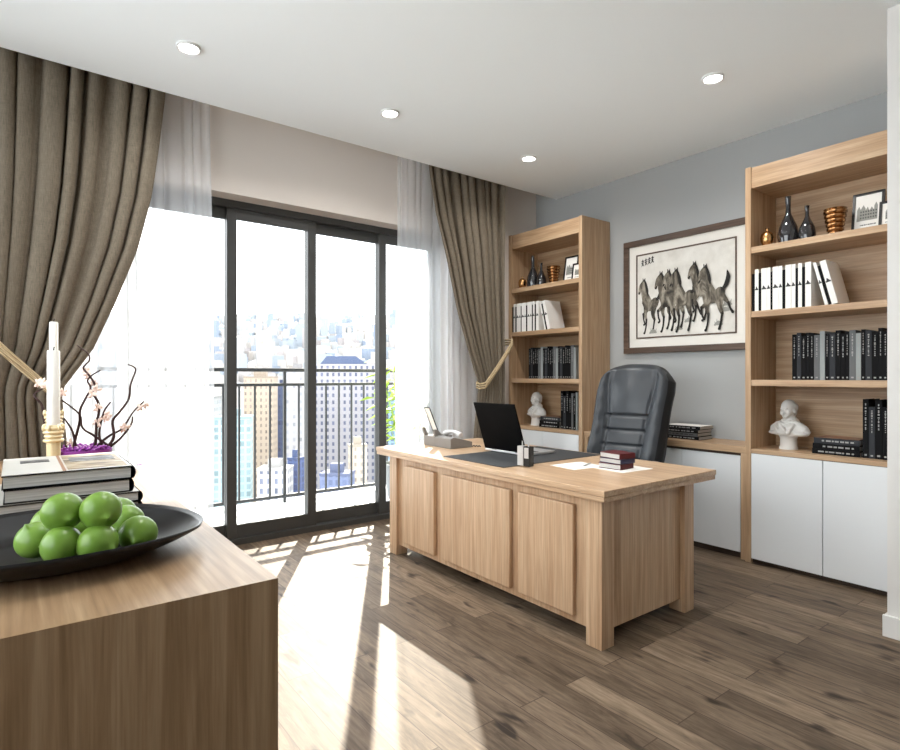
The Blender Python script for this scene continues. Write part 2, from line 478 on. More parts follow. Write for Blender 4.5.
towers = [ # u0 u1 vtop dist wall glass bw rh mort yaw label step
 (214,251,419,150,(116,136,138),(84,106,112),1.6,1.9,.3,.25,'teal glass tower left of the cream tower beyond the railing'),
 (243,274,378,215,(150,132,112),(104,90,78),1.9,2.4,.6,.1,'cream stone tower with small windows beyond the railing'),
 (271,291,386,235,(40,52,88),(24,34,62),1.6,2.2,.25,-.2,'narrow dark blue glass tower behind the railing post'),
 (286,309,371,195,(128,124,124),(104,104,110),2.2,2.6,.7,.2,'plain white slab tower just right of the railing post'),
 (256,289,471,140,(148,144,142),(62,68,88),1.8,2.4,.5,.05,'low white block with large dark windows at the railing foot'),
 (286,300,460,150,(46,64,108),(28,42,82),1.5,1.9,.25,-.3,'small blue glass block low between two white towers'),
 (312,383,364,255,(132,128,132),(60,64,88),2.5,3.1,.75,.12,'wide grey tower with blue roof and rows of windows'),
 (349,368,447,150,(150,136,118),(110,98,88),1.6,2.0,.5,.3,'small beige block in front of the wide grey tower'),
 (318,350,476,135,(70,80,110),(44,54,84),1.7,2.0,.35,-.1,'low blue block in front of the wide grey tower'),
 (376,404,396,210,(90,116,130),(56,78,98),1.8,2.1,.35,.2,'blue glass tower behind the right window mullion'),
 (404,446,388,240,(136,134,134),(96,104,116),2.2,2.4,.6,.0,'pale tower behind the right sheer curtain'),
 (160,214,398,190,(142,142,140),(104,114,122),2.2,2.4,.6,.15,'pale grey tower behind the left sheer curtain'),
 (112,158,386,230,(142,136,128),(110,106,102),2.2,2.4,.6,-.1,'beige tower glimpsed behind the flowering branches'),
]
for i, (u0,u1,vt,t,wc,gc,bw,rh,mo,yaw,lab) in enumerate(towers):
    p = px((u0+u1)/2, vt, t=t); w = (u1-u0)/570*t*.92; d = w*.8
    z1 = p.z - ZG
    T = thing('city_tower', lab, 'building', (p.x, p.y, ZG), math.radians(52.7-90)+yaw, 'city towers beyond the balcony')
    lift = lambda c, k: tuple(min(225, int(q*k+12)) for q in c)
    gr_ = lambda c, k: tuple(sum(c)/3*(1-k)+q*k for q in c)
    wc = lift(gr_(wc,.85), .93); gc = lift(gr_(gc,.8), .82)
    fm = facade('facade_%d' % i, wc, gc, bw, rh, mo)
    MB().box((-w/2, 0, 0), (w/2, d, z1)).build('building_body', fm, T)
    rm = mat('roof_%d' % i, (66,76,100) if 'blue roof' in lab else tuple(int(q*.85) for q in wc), .8)
    if 'blue roof' in lab:
        f = lambda a, h, y: (a, y, h)
        MB().prism([(-w*.42, z1), (w*.3, z1), (w*.12, z1+3.6), (-w*.32, z1+3.6)], d*.1, d*.9, f).build('roof', rm, T)
    else:
        b = MB(); b.box((-w*.52, -w*.02, z1), (w*.52, d+w*.02, z1+.6)); b.box((-w*.22, d*.3, z1+.6), (w*.2, d*.7, z1+2.6)); b.build('roof', rm, T)

def gz(t): return ZG if t < 350 else ZG + 475*(t-350)/3150
rnd = random.Random(11)
tb = MB()
ts = [4, 350, 900, 1800, 2700, 3600]
for t in ts:
    for u in (-900, 450, 1800):
        p = px(u, 376, t=t); tb.v.append((p.x, p.y, gz(t)-.5))
for i in range(len(ts)-1):
    for k in range(2): tb.f.append((i*3+k, i*3+k+1, i*3+k+4, i*3+k+3))
struct(tb.build('ground', mat('pale_city_ground', (128,130,131), .9)))
cm = mat('distant_facades', (150,150,150), .8)
_g = N(cm, 'ShaderNodeNewGeometry'); setcol(cm, ramp(cm, _g.outputs['Random Per Island'], [(0,(108,118,134)),(.25,(132,138,144)),(.5,(148,143,140)),(.75,(160,155,150)),(1,(136,130,130))]))
db = MB()
for i in range(4200):
    t = 380 + 3150*rnd.random()**1.15
    u = rnd.uniform(-150, 900)
    p = px(u, 376, t=t); w = rnd.uniform(9, 24); d = rnd.uniform(9, 24); h = rnd.uniform(8, 26) if rnd.random() < .9 else rnd.uniform(30, 70)
    M = Matrix.Translation((p.x, p.y, gz(t)-1)) @ Matrix.Rotation(rnd.uniform(0, 1.5), 4, 'Z')
    db.box((-w/2,-d/2,-3), (w/2,d/2,h), M)
dc = db.build('distant_city', cm); tag(dc, 'hazy pale city of low blocks stretching to the horizon', 'city', kind='stuff')

# ------------------------------------------------------------------ ceiling lights
LAMP_W = 3.2
for (x, y, lab) in ((.749,3.333,'round recessed ceiling light nearest the left curtain'), (2.026,3.333,'round recessed ceiling light above the middle of the window'),
                    (3.353,3.333,'round recessed ceiling light nearest the corner bookcase'), (3.331,1.766,'round recessed ceiling light in front of the right bookcase'),
                    (2.026,1.766,'added round recessed ceiling light, unseen, above the near side of the desk'), (.749,1.766,'added round recessed ceiling light, unseen, above the sideboard end')):  # this pair is added out of view to brighten the interior
    t = thing('ceiling_light', lab, 'ceiling light', (x, y, ZC), 0, 'recessed ceiling lights')
    MB().lathe([(.062,0),(.062,-.012),(.054,-.014),(.048,-.008),(.048,0)], n=36).build('rim', m_lamp_rim, t, smooth=True)
    MB().lathe([(.047,-.004),(.047,-.009),(.001,-.0095)], n=32, caps=False).build('lamp', m_lamp, t)
    ld = bpy.data.lights.new('downlight', 'AREA'); ld.shape = 'DISK'; ld.size = .09; ld.energy = LAMP_W; ld.color = (1, .985, .96); ld.spread = math.radians(150)
    lo = bpy.data.objects.new('downlight', ld); COL.objects.link(lo); lo.parent = t; lo.location = (0, 0, -.013)

# ------------------------------------------------------------------ curtains
def interp(tab, z):
    tab = sorted(tab)
    if z <= tab[0][0]: return tab[0][1]
    for (a, va), (b_, vb) in zip(tab, tab[1:]):
        if z <= b_:
            q = (z-a)/(b_-a); return va + (vb-va)*q
    return tab[-1][1]
def curtain(name, mat_, xl, xr, zt, zb, y0, nf, amp, seed, nu=260, nz=56, parent=None, thick=.0025):
    rnd = random.Random(seed)
    ph = [rnd.uniform(0, 2*PI) for _ in range(5)]
    V = []; F = []
    for j in range(nz+1):
        z = zb + (zt-zb)*j/nz
        a, b_ = xl(z), xr(z); A = amp(z)
        for i in range(nu+1):
            s = i/nu
            w = s + .018*math.sin(2*PI*s*3+ph[0]) + .008*math.sin(2*PI*s*7+ph[1])
            fo = math.sin(2*PI*nf*w+ph[2])
            fo = math.copysign(abs(fo)**.6, fo)
            y = y0 + A*fo*(.8+.3*math.sin(2*PI*s*2.3+ph[3])) + .006*math.sin(z*3+ph[4]+s*9)
            x = a + (b_-a)*s + .35*A*math.cos(2*PI*nf*w+ph[2])*min(1, 10*s*(1-s)+.0)
            V.append((x, y, z))
    for j in range(nz):
        for i in range(nu):
            q = j*(nu+1)+i; F.append((q, q+1, q+nu+2, q+nu+1))
    m = MB(); m.add(V, F)
    o = m.build(name, mat_, parent)
    for p in o.data.polygons: p.use_smooth = True
    if thick:
        sm = o.modifiers.new('cloth', 'SOLIDIFY'); sm.thickness = thick
    return o
dR = [(3.25,-.01),(3.06,0),(2.69,.07),(2.31,.185),(1.87,.30),(1.51,.44),(1.19,.58),(1.08,.565),(.7,.52),(0,.49)]
dL = [(3.25,-.01),(3.06,0),(2.7,.04),(2.4,.08),(2.07,.155),(1.74,.27),(1.43,.395),(1.19,.55),(1.08,.545),(.7,.51),(0,.48)]
ampd = lambda z: interp([(3.25,.035),(2.2,.036),(1.19,.024),(.8,.03),(0,.034)], z)
dr = curtain('drape', m_drape, lambda z: 2.855+interp(dR, z), lambda z: 3.735, 3.2, .015, 4.06, 9, ampd, 5)
tag(dr, 'taupe linen drape tied back beside the corner bookcase', 'curtain', 'taupe drapes')
dl = curtain('drape', m_drape, lambda z: -.17, lambda z: .765-interp(dL, z), 3.2, .015, 4.06, 8.3, ampd, 12)
tag(dl, 'taupe linen drape tied back at the left, behind the candle', 'curtain', 'taupe drapes')
amps = lambda z: .018
sl = curtain('sheer_curtain', m_sheer, lambda z: -.16, lambda z: 1.085+.015*math.sin(z*1.4), 3.22, .015, 4.16, 15, amps, 21, nu=300, thick=0)
tag(sl, 'white sheer curtain at the left, behind the flowering branches', 'curtain', 'white sheer curtains')
sr = curtain('sheer_curtain', m_sheer, lambda z: 2.585-.012*math.sin(z*1.4), lambda z: 3.80, 3.22, .015, 4.16, 14, amps, 33, nu=300, thick=0)
tag(sr, 'white sheer curtain at the right, beside the corner bookcase', 'curtain', 'white sheer curtains')

def tieback(sgn, xtip, xhook, lab):
    T = thing('curtain_tieback', lab, 'curtain tieback', (xhook, YW-.02, 1.60), 0, 'rope curtain tiebacks')
    yf = 3.985
    for k, (dz, dy) in enumerate(((.022, 0), (0, -.006), (-.022, 0))):
        pts = [Vector((xhook, YW-.02, 1.60+dz)), Vector((xhook-.02*sgn, 4.02, 1.60+dz)), Vector((xhook-.06*sgn, yf+dy, 1.57+dz))]
        for q in range(1, 9):
            s = q/8
            pts.append(Vector((xhook-.06*sgn + (xtip+.03*sgn-xhook+.06*sgn)*s, yf+dy, 1.57+(1.185-1.57)*s - .010*math.sin(PI*s)+dz)))
        pts += [Vector((xtip-.005*sgn, 4.02, 1.175+dz)), Vector((xtip+.0*sgn, 4.08, 1.185+dz)), Vector((xtip+.06*sgn, 4.115, 1.22+dz))]
        m = MB(); m.tube([p-Vector((xhook, YW-.02, 1.60)) for p in pts], .0085, 8)
        m.build('rope_strand', m_rope, T, smooth=True)
    MB().tube([(0, .019, .03), (0, -.012, .03), (0, -.016, -.03), (0, .019, -.03)], .006, 8).build('hook', m_gold, T)
tieback(1, 3.42, 3.84, 'straw-coloured rope tieback around the drape by the corner bookcase')
tieback(-1, .19, -.25, 'straw-coloured rope tieback around the left drape behind the candle')

# ------------------------------------------------------------------ bookcases
X0 = 3.972; ZS = (2.145, 1.709, 1.244); ZCAB = .775
def bookcase(y1, lab):
    """y1: left end seen from the room (larger Y); stands at X0..XB, width .94"""
    T = thing('bookcase', lab, 'bookcase', (X0, y1, 0), 0, 'tall oak bookcases')
    D = XB-X0-.004; W = .942; th = .038
    MB().box((0,-th,0), (D,0,2.69)).build('side_panel', oak_z, T, bevel=.002)
    MB().box((0,-W,0), (D,-W+th,2.69)).build('side_panel', oak_z, T, bevel=.002)
    MB().box((.008,-W+th,2.546), (.034,-th,2.686)).build('top_fascia', oak_y, T, bevel=.002)
    MB().box((.034,-W+th,2.546), (D,-th,2.575)).build('top_board', oak_y, T)
    MB().box((D-.012,-W+th,.02), (D,-th,2.546)).build('back_panel', oak_y, T)
    for z in ZS: MB().box((.004,-W+th,z-.042), (D-.012,-th,z)).build('shelf', oak_y, T, bevel=.002)
    MB().box((.004,-W+th,ZCAB-.028), (D-.012,-th,ZCAB)).build('cabinet_top', oak_y, T, bevel=.002)
    MB().box((.03,-W+th,0), (.05,-th,.04)).build('plinth', m_dark_gap, T)
    MB().box((.024,-W+th,.04), (D-.012,-th,ZCAB-.028)).build('cabinet_box', m_dark_gap, T)
    wd = (W-2*th)/2
    for k in (0, 1):
        MB().box((.002,-th-wd*(k+1)+.002,.032), (.022,-th-wd*k-.002,ZCAB-.031)).build('door', m_white_gloss, T, bevel=.0015)
    return T
bookcase(1.880, 'tall oak bookcase at the right, beside the white pier')
bookcase(4.235, 'tall oak bookcase in the corner beside the tied drape')

# low cabinet between
T = thing('low_cabinet', 'low oak cabinet with white doors between the two bookcases', 'cabinet', (3.995, 1.882, 0))
W = 4.235-.942-1.882-.002; D = XB-3.995-.003
MB().box((0,0,.735), (D,W,.782)).build('worktop', oak_y, T, bevel=.002)
MB().box((0.002,0,0), (D,.04,.735)).build('end_panel', oak_z, T, bevel=.002); MB().box((0.002,W-.04,0), (D,W,.735)).build('end_panel', oak_z, T, bevel=.002)
MB().box((.035,.04,0), (D,W-.04,.733)).build('carcass', m_dark_gap, T)
n = 3; wd = (W-.09)/n
for k in range(n):
    MB().box((.012,.047+wd*k,.045), (.032,.043+wd*(k+1),.715)).build('door', m_white_gloss, T, bevel=.0015)

# ------------------------------------------------------------------ books
def upright(xs, y, z, th, h, dep, m, lab, grp, title=None, tmat=None, lean=0, cat='book'):
    """upright book, spine at x=xs facing -X, left side at y (going to -Y), th thick"""
    T = thing('book', lab, cat, (xs, y-th, z), 0, grp)
    if lean: T.rotation_euler = (lean, 0, 0)
    b = MB()
    c = min(.0022, th*.16)
    b.box((0,0,0), (c,th,h)); b.box((c,0,0), (dep,c,h)); b.box((c,th-c,0), (dep,th,h))
    b.build('cover', m, T, bevel=.0006)
    MB().box((c,c,.004), (dep-.004,th-c,h-.004)).build('page_block', m_pages_side, T)
    if title == 'emblem':
        b = MB(); b.box((-.0008,th*.06,h*.50), (.0002,th*.94,h*.53)); b.prism([(th*.2,h*.53),(th*.8,h*.53),(th*.62,h*.60),(th*.42,h*.57)], -.0008, .0002, lambda a_, b_, d_: (d_, a_, b_))
        b.build('spine_emblem', tmat, T)
    elif title:
        r = random.Random(title)
        b = MB(); q = .93
        while q > .5:
            l = r.uniform(.012,.05)
            wdt = r.choice((.14,.18,.26)); b.box((-.0007,th*(.5-wdt/2),h*(q-l)), (.0002,th*(.5+wdt/2),h*q)); q -= l + r.uniform(.008,.03)
        b.box((-.0007,th*.3,h*.04), (.0002,th*.7,h*.07))
        b.build('spine_lettering', tmat, T)
    return T
def stack_book(x, y, z, w, d, th, m, lab, grp, rz=0, title=True, pages=None, tmat=None, spine='near', name='book'):
    """lying book, local x: from spine (-x side) depth d, y width w"""
    T = thing(name, lab, 'book', (x, y, z), rz, grp)
    c = min(.003, th*.14)
    b = MB(); b.box((0,0,0), (d,w,c)); b.box((0,0,th-c), (d,w,th)); b.box((0,0,c), (c,w,th-c))
    b.build('cover', m, T, bevel=.0006)
    MB().box((c,.003,c), (d-.003,w-.003,th-c)).build('page_block', pages or m_pages, T)
    if title:
        b = MB(); r = random.Random(int(x*997+z*1013)); q = .12
        while q < .8:
            l = r.uniform(.04,.12); b.box((-.0007,w*q,th*.36), (.0002,w*(q+l),th*.64)); q += l+r.uniform(.015,.05)
        b.build('spine_lettering', tmat or m_ink_white, T)
    return T

cases = (('right', 1.880-.038), ('corner', 4.235-.038))
whites = [('black',0,.017),('white',.019,.024),('black',.044,.015),('white',.061,.034),('white',.096,.023),('black',.12,.012),('white',.133,.037),('white',.171,.022),
          ('black',.194,.017),('white',.212,.034),('white',.248,.024),('black',.273,.014),('white',.288,.022),('black',.311,.016),('white',.329,.034)]
dk = [('black',.028),('charcoal',.027),('black',.029),('black',.022),('black',.024),('grey',.033),('pale grey',.03),('black',.024),('charcoal',.034),('black',.029),
      ('black',.024),('black',.021),('grey',.034),('pale grey',.028),('black',.022),('charcoal',.033),('black',.031),('black',.024),('black',.023)]
bm_ = {'black': m_blk, 'charcoal': m_chr, 'grey': m_gry, 'pale grey': m_pale, 'white': m_whb}
for cname, Y0 in cases:
    B = '%s bookcase' % cname
    # second shelf: white and black books
    nw = {'white': 0, 'black': 0}
    for colr, s, th in whites:
        o = nw[colr]; nw[colr] += 1
        h = .283 if colr == 'white' else .255
        upright(3.988, Y0-s, ZS[1], th, h, .21, bm_[colr], '%s %s book from the left on second shelf of %s' % (ORD[o], colr, B), 'white and black books on the second shelves',
                'emblem' if colr == 'white' else None, m_ink_dark)
    a = math.radians(14)
    def leanb(s, th, h, colr, lab):
        # leaning to the left: bottom right, top left
        T = upright(3.988, 0, 0, th, h, .21, bm_[colr], lab, 'white and black books on the second shelves', 'emblem' if colr == 'white' else None, m_ink_dark)
        T.rotation_euler = (-a, 0, 0)
        T.location = (3.988, Y0-s-th*math.cos(a), ZS[1]+th*math.sin(a)+.0005)
        return T
    leanb(.440, .018, .278, 'white', 'thin white book leaning beside the upright row on second shelf of %s' % B)
    leanb(.4595, .017, .255, 'black', 'black book leaning between two white ones on second shelf of %s' % B)
    leanb(.478, .034, .282, 'white', 'thick white book at the right end, leaning, second shelf of %s' % B)
    # third shelf: dark books
    s = .214 if cname == 'right' else .135; nc = {}
    for i, (colr, th) in enumerate(dk if cname == 'right' else dk + dk[4:7]):
        o = nc.get(colr, 0); nc[colr] = o+1
        h = .300 + .012*math.sin(i*2.3)
        upright(4.085, Y0-s, ZS[2], th-.001, h, .2, bm_[colr], '%s %s book from the left on third shelf of %s' % (ORD[o], colr, B), 'dark books on the third shelves', 100+i*7, m_ink_white)
        s += th
    # bottom shelf: standing books at the right end
    s = .612 if cname == 'right' else .565
    for i, (colr, th, h) in enumerate((('black',.031,.355),('charcoal',.032,.31),('black',.036,.352),('black',.03,.31),('grey',.022,.335),('black',.03,.31),('pale grey',.02,.345))):
        o = i
        upright(4.075, Y0-s, ZCAB, th-.001, h, .2, bm_[colr], '%s book from the left, %s, standing on bottom shelf of %s' % (ORD[o], colr, B), 'dark books standing on the bottom shelves', 300+i*5, m_ink_white)
        s += th
    # three lying books
    zz = ZCAB
    for i, (m_, th, w, lab) in enumerate(((m_blk,.032,.262,'lowest'),(m_blk,.034,.258,'middle'),(m_chr,.036,.25,'topmost'))):
        T = stack_book(4.07+.006*i, Y0-(.600 if cname == 'right' else .553)+.003*i, zz, w, .2, th, m_, '%s book of the three lying beside the bust in %s' % (lab, B), 'lying books on the bottom shelves')
        if lab == 'topmost':
            MB().box((.01,.005,th), (.19,w-.005,th+.001)).build('cover_picture', m_brown_cover, T)
        zz += th

# ------------------------------------------------------------------ busts (one carved mesh, remeshed)
def bust_mesh():
    b = MB()
    R = lambda ax, a: Matrix.Rotation(math.radians(a), 3, ax)
    # local: face looks to -x
    b.ell((.004,0,.286),(.055,.044,.050))            # cranium
    b.ell((-.014,0,.262),(.041,.037,.058))           # face
    b.ell((-.034,0,.222),(.018,.02,.014))            # chin
    b.ell((-.056,0,.254),(.011,.0075,.019), M=R('Y',18))  # nose
    b.ell((-.057,0,.246),(.009,.011,.006))
    b.ell((-.049,.015,.274),(.006,.013,.0045)); b.ell((-.049,-.015,.274),(.006,.013,.0045))  # brows
    b.ell((-.0465,0,.2335),(.009,.012,.0045)); b.ell((-.045,0,.2275),(.009,.010,.0045))       # lips
    b.ell((-.034,.022,.247),(.014,.012,.02)); b.ell((-.034,-.022,.247),(.014,.012,.02))   # cheeks
    for s in (-1, 1):
        b.ell((.004,.043*s,.258),(.012,.006,.019), M=R('Y',-10))   # ears
        b.ell((.016,.028*s,.282),(.036,.018,.034))                  # hair at the sides
    b.ell((.034,0,.255),(.028,.034,.044))            # back hair
    b.lathe([(.034,.15),(.033,.2),(.036,.24)], c=(.006,0,0), n=24)  # neck
    # chest and shoulders, cut flat below
    b.ell((.006,0,.128),(.058,.112,.046)); b.ell((-.016,0,.118),(.05,.088,.036))
    b.lathe([(.06,.090),(.085,.094),(.09,.12),(.06,.15)], n=28, M=Matrix.Diagonal((.66,1.2,1)))
    for s in (-1, 1):
        b.tube([(0,.03*s,.165),(.004,.07*s,.148),(.010,.105*s,.128),(.016,.126*s,.108)], [.034,.038,.034,.018], 14)
        b.ell((.0,.085*s,.108),(.05,.05,.018))
    def ring(cz, rx, ry, r, tilt, n=28):
        pts = [(.002+rx*math.cos(2*PI*k/n), ry*math.sin(2*PI*k/n), cz+tilt*rx*math.cos(2*PI*k/n)) for k in range(n)]
        b.tube(pts, r, 10, close=True)
    ring(.198,.038,.04,.009,.4); ring(.184,.043,.048,.010,.5); ring(.171,.05,.058,.009,.6)
    b.tube([(-.046,.032,.168),(-.060,.010,.150),(-.066,-.012,.132),(-.062,-.024,.112)], [.010,.012,.012,.008], 10)
    b.tube([(-.030,.062,.172),(-.060,.052,.142),(-.064,.032,.110),(-.054,.018,.096)], [.006,.010,.009,.005], 8)
    b.tube([(-.030,-.062,.172),(-.060,-.054,.142),(-.064,-.038,.110),(-.054,-.022,.096)], [.006,.010,.009,.005], 8)
    o = b.build('bust_raw', m_plaster)
    rm = o.modifiers.new('r', 'REMESH'); rm.mode = 'VOXEL'; rm.voxel_size = .0032; rm.use_smooth_shade = True
    sm = o.modifiers.new('s', 'SMOOTH'); sm.factor = .5; sm.iterations = 2
    dg = bpy.context.evaluated_depsgraph_get()
    me = bpy.data.meshes.new_from_object(o.evaluated_get(dg))
    bpy.data.objects.remove(o)
    me.name = 'bust'
    for p in me.polygons: p.use_smooth = True
    return me
bmesh_bust = bust_mesh()
for cname, Y0 in cases:
    T = thing('bust', 'white plaster bust of a scarfed man in the %s bookcase' % cname, 'bust', (4.17, Y0-.158, ZCAB), math.radians(-12), 'white plaster busts')
    o = bpy.data.objects.new('figure', bmesh_bust); COL.objects.link(o); o.parent = T
    MB().lathe([(.056,0),(.056,.012),(.052,.018),(.050,.07),(.053,.08),(.06,.092)], n=36).build('pedestal', m_plaster, T, smooth=True)

# ------------------------------------------------------------------ top shelf ornaments
def lathe_thing(name, prof, m, lab, cat, loc, grp, n=36, part='body'):
    o = MB().lathe(prof, n=n).build(name, m, None, smooth=True)
    o.location = loc
    return tag(o, lab, cat, grp)
def picture(name, loc, w, h, lab, rx=9):
    T = thing(name, lab, 'picture frame', loc, 0, 'framed sketches on the top shelves')
    tilt = Matrix.Rotation(math.radians(rx), 4, 'Y')
    fb = .014
    b = MB()
    b.box((0,-w/2,0),(.014,w/2,fb),tilt); b.box((0,-w/2,h-fb),(.014,w/2,h),tilt); b.box((0,-w/2,fb),(.014,-w/2+fb,h-fb),tilt); b.box((0,w/2-fb,fb),(.014,w/2,h-fb),tilt)
    b.build('frame', m_black_frame, T)
    MB().box((.006,-w/2+fb,fb),(.012,w/2-fb,h-fb),tilt).build('paper', m_paper, T)
    # generic townhouse sketch: gables, windows, a caption rule
    b = MB(); iw = w-2*fb; y = -iw*.36; r = random.Random(int(w*1000))
    F = lambda a, c_, d: tilt @ Vector((d, a, c_))
    z0 = h*.32; 
    while y < iw*.30:
        bw = iw*r.uniform(.13,.18); bh = h*r.uniform(.22,.33)
        b.prism([(y,z0),(y+bw,z0),(y+bw,z0+bh),(y+bw*.5,z0+bh+h*.09),(y,z0+bh)], .0045, .006, F); y += bw*1.02
    b.build('sketch', m_ink_pale, T)
    b = MB(); y = -iw*.33
    while y < iw*.33:
        for q in range(3): b.prism([(y,z0+h*.05+q*h*.075),(y+iw*.045,z0+h*.05+q*h*.075),(y+iw*.045,z0+h*.085+q*h*.075),(y,z0+h*.085+q*h*.075)], .0038, .0046, F)
        y += iw*.095
    y = -iw*.32
    while y < iw*.3:
        l = iw*r.uniform(.03,.08); b.prism([(y,h*.2),(y+l,h*.2),(y+l,h*.225),(y,h*.225)], .005, .006, F); y += l+iw*.02
    b.build('caption', m_ink_dark, T)
    return T
z1 = ZS[0]
for cname, Y0 in cases:
    B = '%s bookcase' % cname
    near = cname == 'right'
    lathe_thing('bud_vase', [(.018,0),(.026,.008),(.039,.04),(.042,.066),(.037,.09),(.022,.106),(.009,.111),(.008,.124),(.012,.130),(.009,.130),(.006,.124)], m_copper_pale, 'small round gold bud vase on top shelf of %s' % B, 'vase', (4.07, Y0-.063, z1), 'gold bud vases')
    lathe_thing('glass_vase', [(.035,0),(.055,.01),(.064,.05),(.056,.11),(.034,.165),(.018,.2),(.015,.24),(.017,.315),(.019,.318),(.014,.316),(.012,.24)], m_smoke, 'tall smoked glass bottle vase on top shelf of %s' % B, 'vase', (4.09, Y0-.188, z1), 'smoked glass vases')
    lathe_thing('glass_vase', [(.03,0),(.045,.008),(.051,.04),(.044,.09),(.026,.13),(.013,.16),(.011,.185),(.013,.228),(.015,.23),(.01,.228),(.008,.18)], m_smoke, 'short smoked glass bottle vase on top shelf of %s' % B, 'vase', (4.09, Y0-.302, z1), 'smoked glass vases')
    prof = [(.034,0)]
    for k in range(6):
        r0 = .036+.0045*k; z_ = .004+k*.027
        prof += [(r0, z_), (r0+.006, z_+.006), (r0+.007, z_+.018), (r0+.001, z_+.025)]
    prof += [(.062,.168),(.064,.172),(.059,.172),(.036,.02)]
    lathe_thing('ribbed_cup', prof, m_copper, 'ribbed copper cup on top shelf of %s' % B, 'cup', (4.09, Y0-.462, z1), 'ribbed copper cups')
    picture('picture_frame', (4.14, Y0-.612, z1), .165, .262, 'black framed house sketch leaning on top shelf of %s' % B)
    picture('picture_frame', (4.075, Y0-.752, z1), .125, .165, 'small framed sketch at right end, top shelf of %s' % B)

# ------------------------------------------------------------------ framed horse painting (generic ink horses)
PX = XB
P_ = thing('framed_painting', 'wide framed ink painting of running horses on the grey wall', 'painting', (PX-.001, 3.125, 1.468))
PW, PH = 1.125, .992                                  # spans Y 3.125 .. 2.0
def pb(name, y0, z0, y1, z1_, d0, d1, m, bev=0): return MB().box((-d1, -y1, z0), (-d0, -y0, z1_)).build(name, m, P_, bevel=bev)
fr = MB(); fw = .052
for (y0, z0, y1, z1_) in ((0,0,PW,fw),(0,PH-fw,PW,PH),(0,fw,fw,PH-fw),(PW-fw,fw,PW,PH-fw)): fr.box((-.034,-y1,z0),(0,-y0,z1_))
fr.build('frame', dark_frame_wood, P_, bevel=.004)
pb('mat_board', fw, fw, PW-fw, PH-fw, .002, .014, m_mat_board)
iy0, iz0, iy1, iz1 = .122, .128, PW-.122, PH-.128
fr = MB(); fw2 = .012
for (y0, z0, y1, z1_) in ((iy0,iz0,iy1,iz0+fw2),(iy0,iz1-fw2,iy1,iz1),(iy0,iz0+fw2,iy0+fw2,iz1-fw2),(iy1-fw2,iz0+fw2,iy1,iz1-fw2)): fr.box((-.019,-y1,z0),(-.014,-y0,z1_))
fr.build('inner_fillet', dark_frame_wood, P_)
pb('rice_paper', iy0+fw2, iz0+fw2, iy1-fw2, iz1-fw2, .014, .0152, m_art_paper)
aw, ah = iy1-iy0, iz1-iz0
def A3(d): return lambda a, b_, q: (-.0152-q-d, -(iy0+a*aw), iz0+b_*ah)
def stroke(b, pts, ws, d):
    """tapered brush stroke through pts (picture fractions); ws half-widths"""
    # smooth by subdividing
    P2 = []; W2 = []
    n = len(pts)
    for i in range(n-1):
        p0 = pts[max(i-1,0)]; p1 = pts[i]; p2 = pts[i+1]; p3 = pts[min(i+2,n-1)]
        for k in range(5):
            t = k/5
            q = [.5*((2*p1[j])+(-p0[j]+p2[j])*t+(2*p0[j]-5*p1[j]+4*p2[j]-p3[j])*t*t+(-p0[j]+3*p1[j]-3*p2[j]+p3[j])*t**3) for j in (0,1)]
            P2.append(q); W2.append(ws[i]+(ws[i+1]-ws[i])*t)
    P2.append(list(pts[-1])); W2.append(ws[-1])
    global LAY
    LAY += 1
    f = A3(d + .00008*(LAY % 20)); asp = ah/aw
    Lp = []; Rp = []
    m = len(P2)
    for i in range(m):
        a, c_ = P2[max(i-1,0)], P2[min(i+1,m-1)]
        dx, dy = (c_[0]-a[0]), (c_[1]-a[1])*asp
        l = math.hypot(dx, dy) or 1
        nx, ny = -dy/l, dx/l/asp
        Lp.append(f(P2[i][0]+nx*W2[i], P2[i][1]+ny*W2[i], 0)); Rp.append(f(P2[i][0]-nx*W2[i], P2[i][1]-ny*W2[i], 0))
    vs = Lp+Rp; fs = [(i, i+1, m+i+1, m+i) for i in range(m-1)]
    # rounded ends share the end vertices
    for e, w, sgn in ((0, W2[0], -1), (m-1, W2[-1], 1)):
        a, c_ = (P2[0], P2[1]) if e == 0 else (P2[-2], P2[-1])
        dx, dy = (c_[0]-a[0]), (c_[1]-a[1])*asp
        l = math.hypot(dx, dy) or 1
        tx, ty = sgn*dx/l, sgn*dy/l; nx, ny = -dy/l, dx/l
        ring = [e]
        for k in range(1, 6):
            g = PI*k/6; ox = (nx*math.cos(g)+tx*math.sin(g))*w; oy = (ny*math.cos(g)+ty*math.sin(g))*w/asp
            vs.append(f(P2[e][0]+ox, P2[e][1]+oy, 0)); ring.append(len(vs)-1)
        ring.append(m+e); fs.append(tuple(ring))
    b.add(vs, fs)
LAY = 0
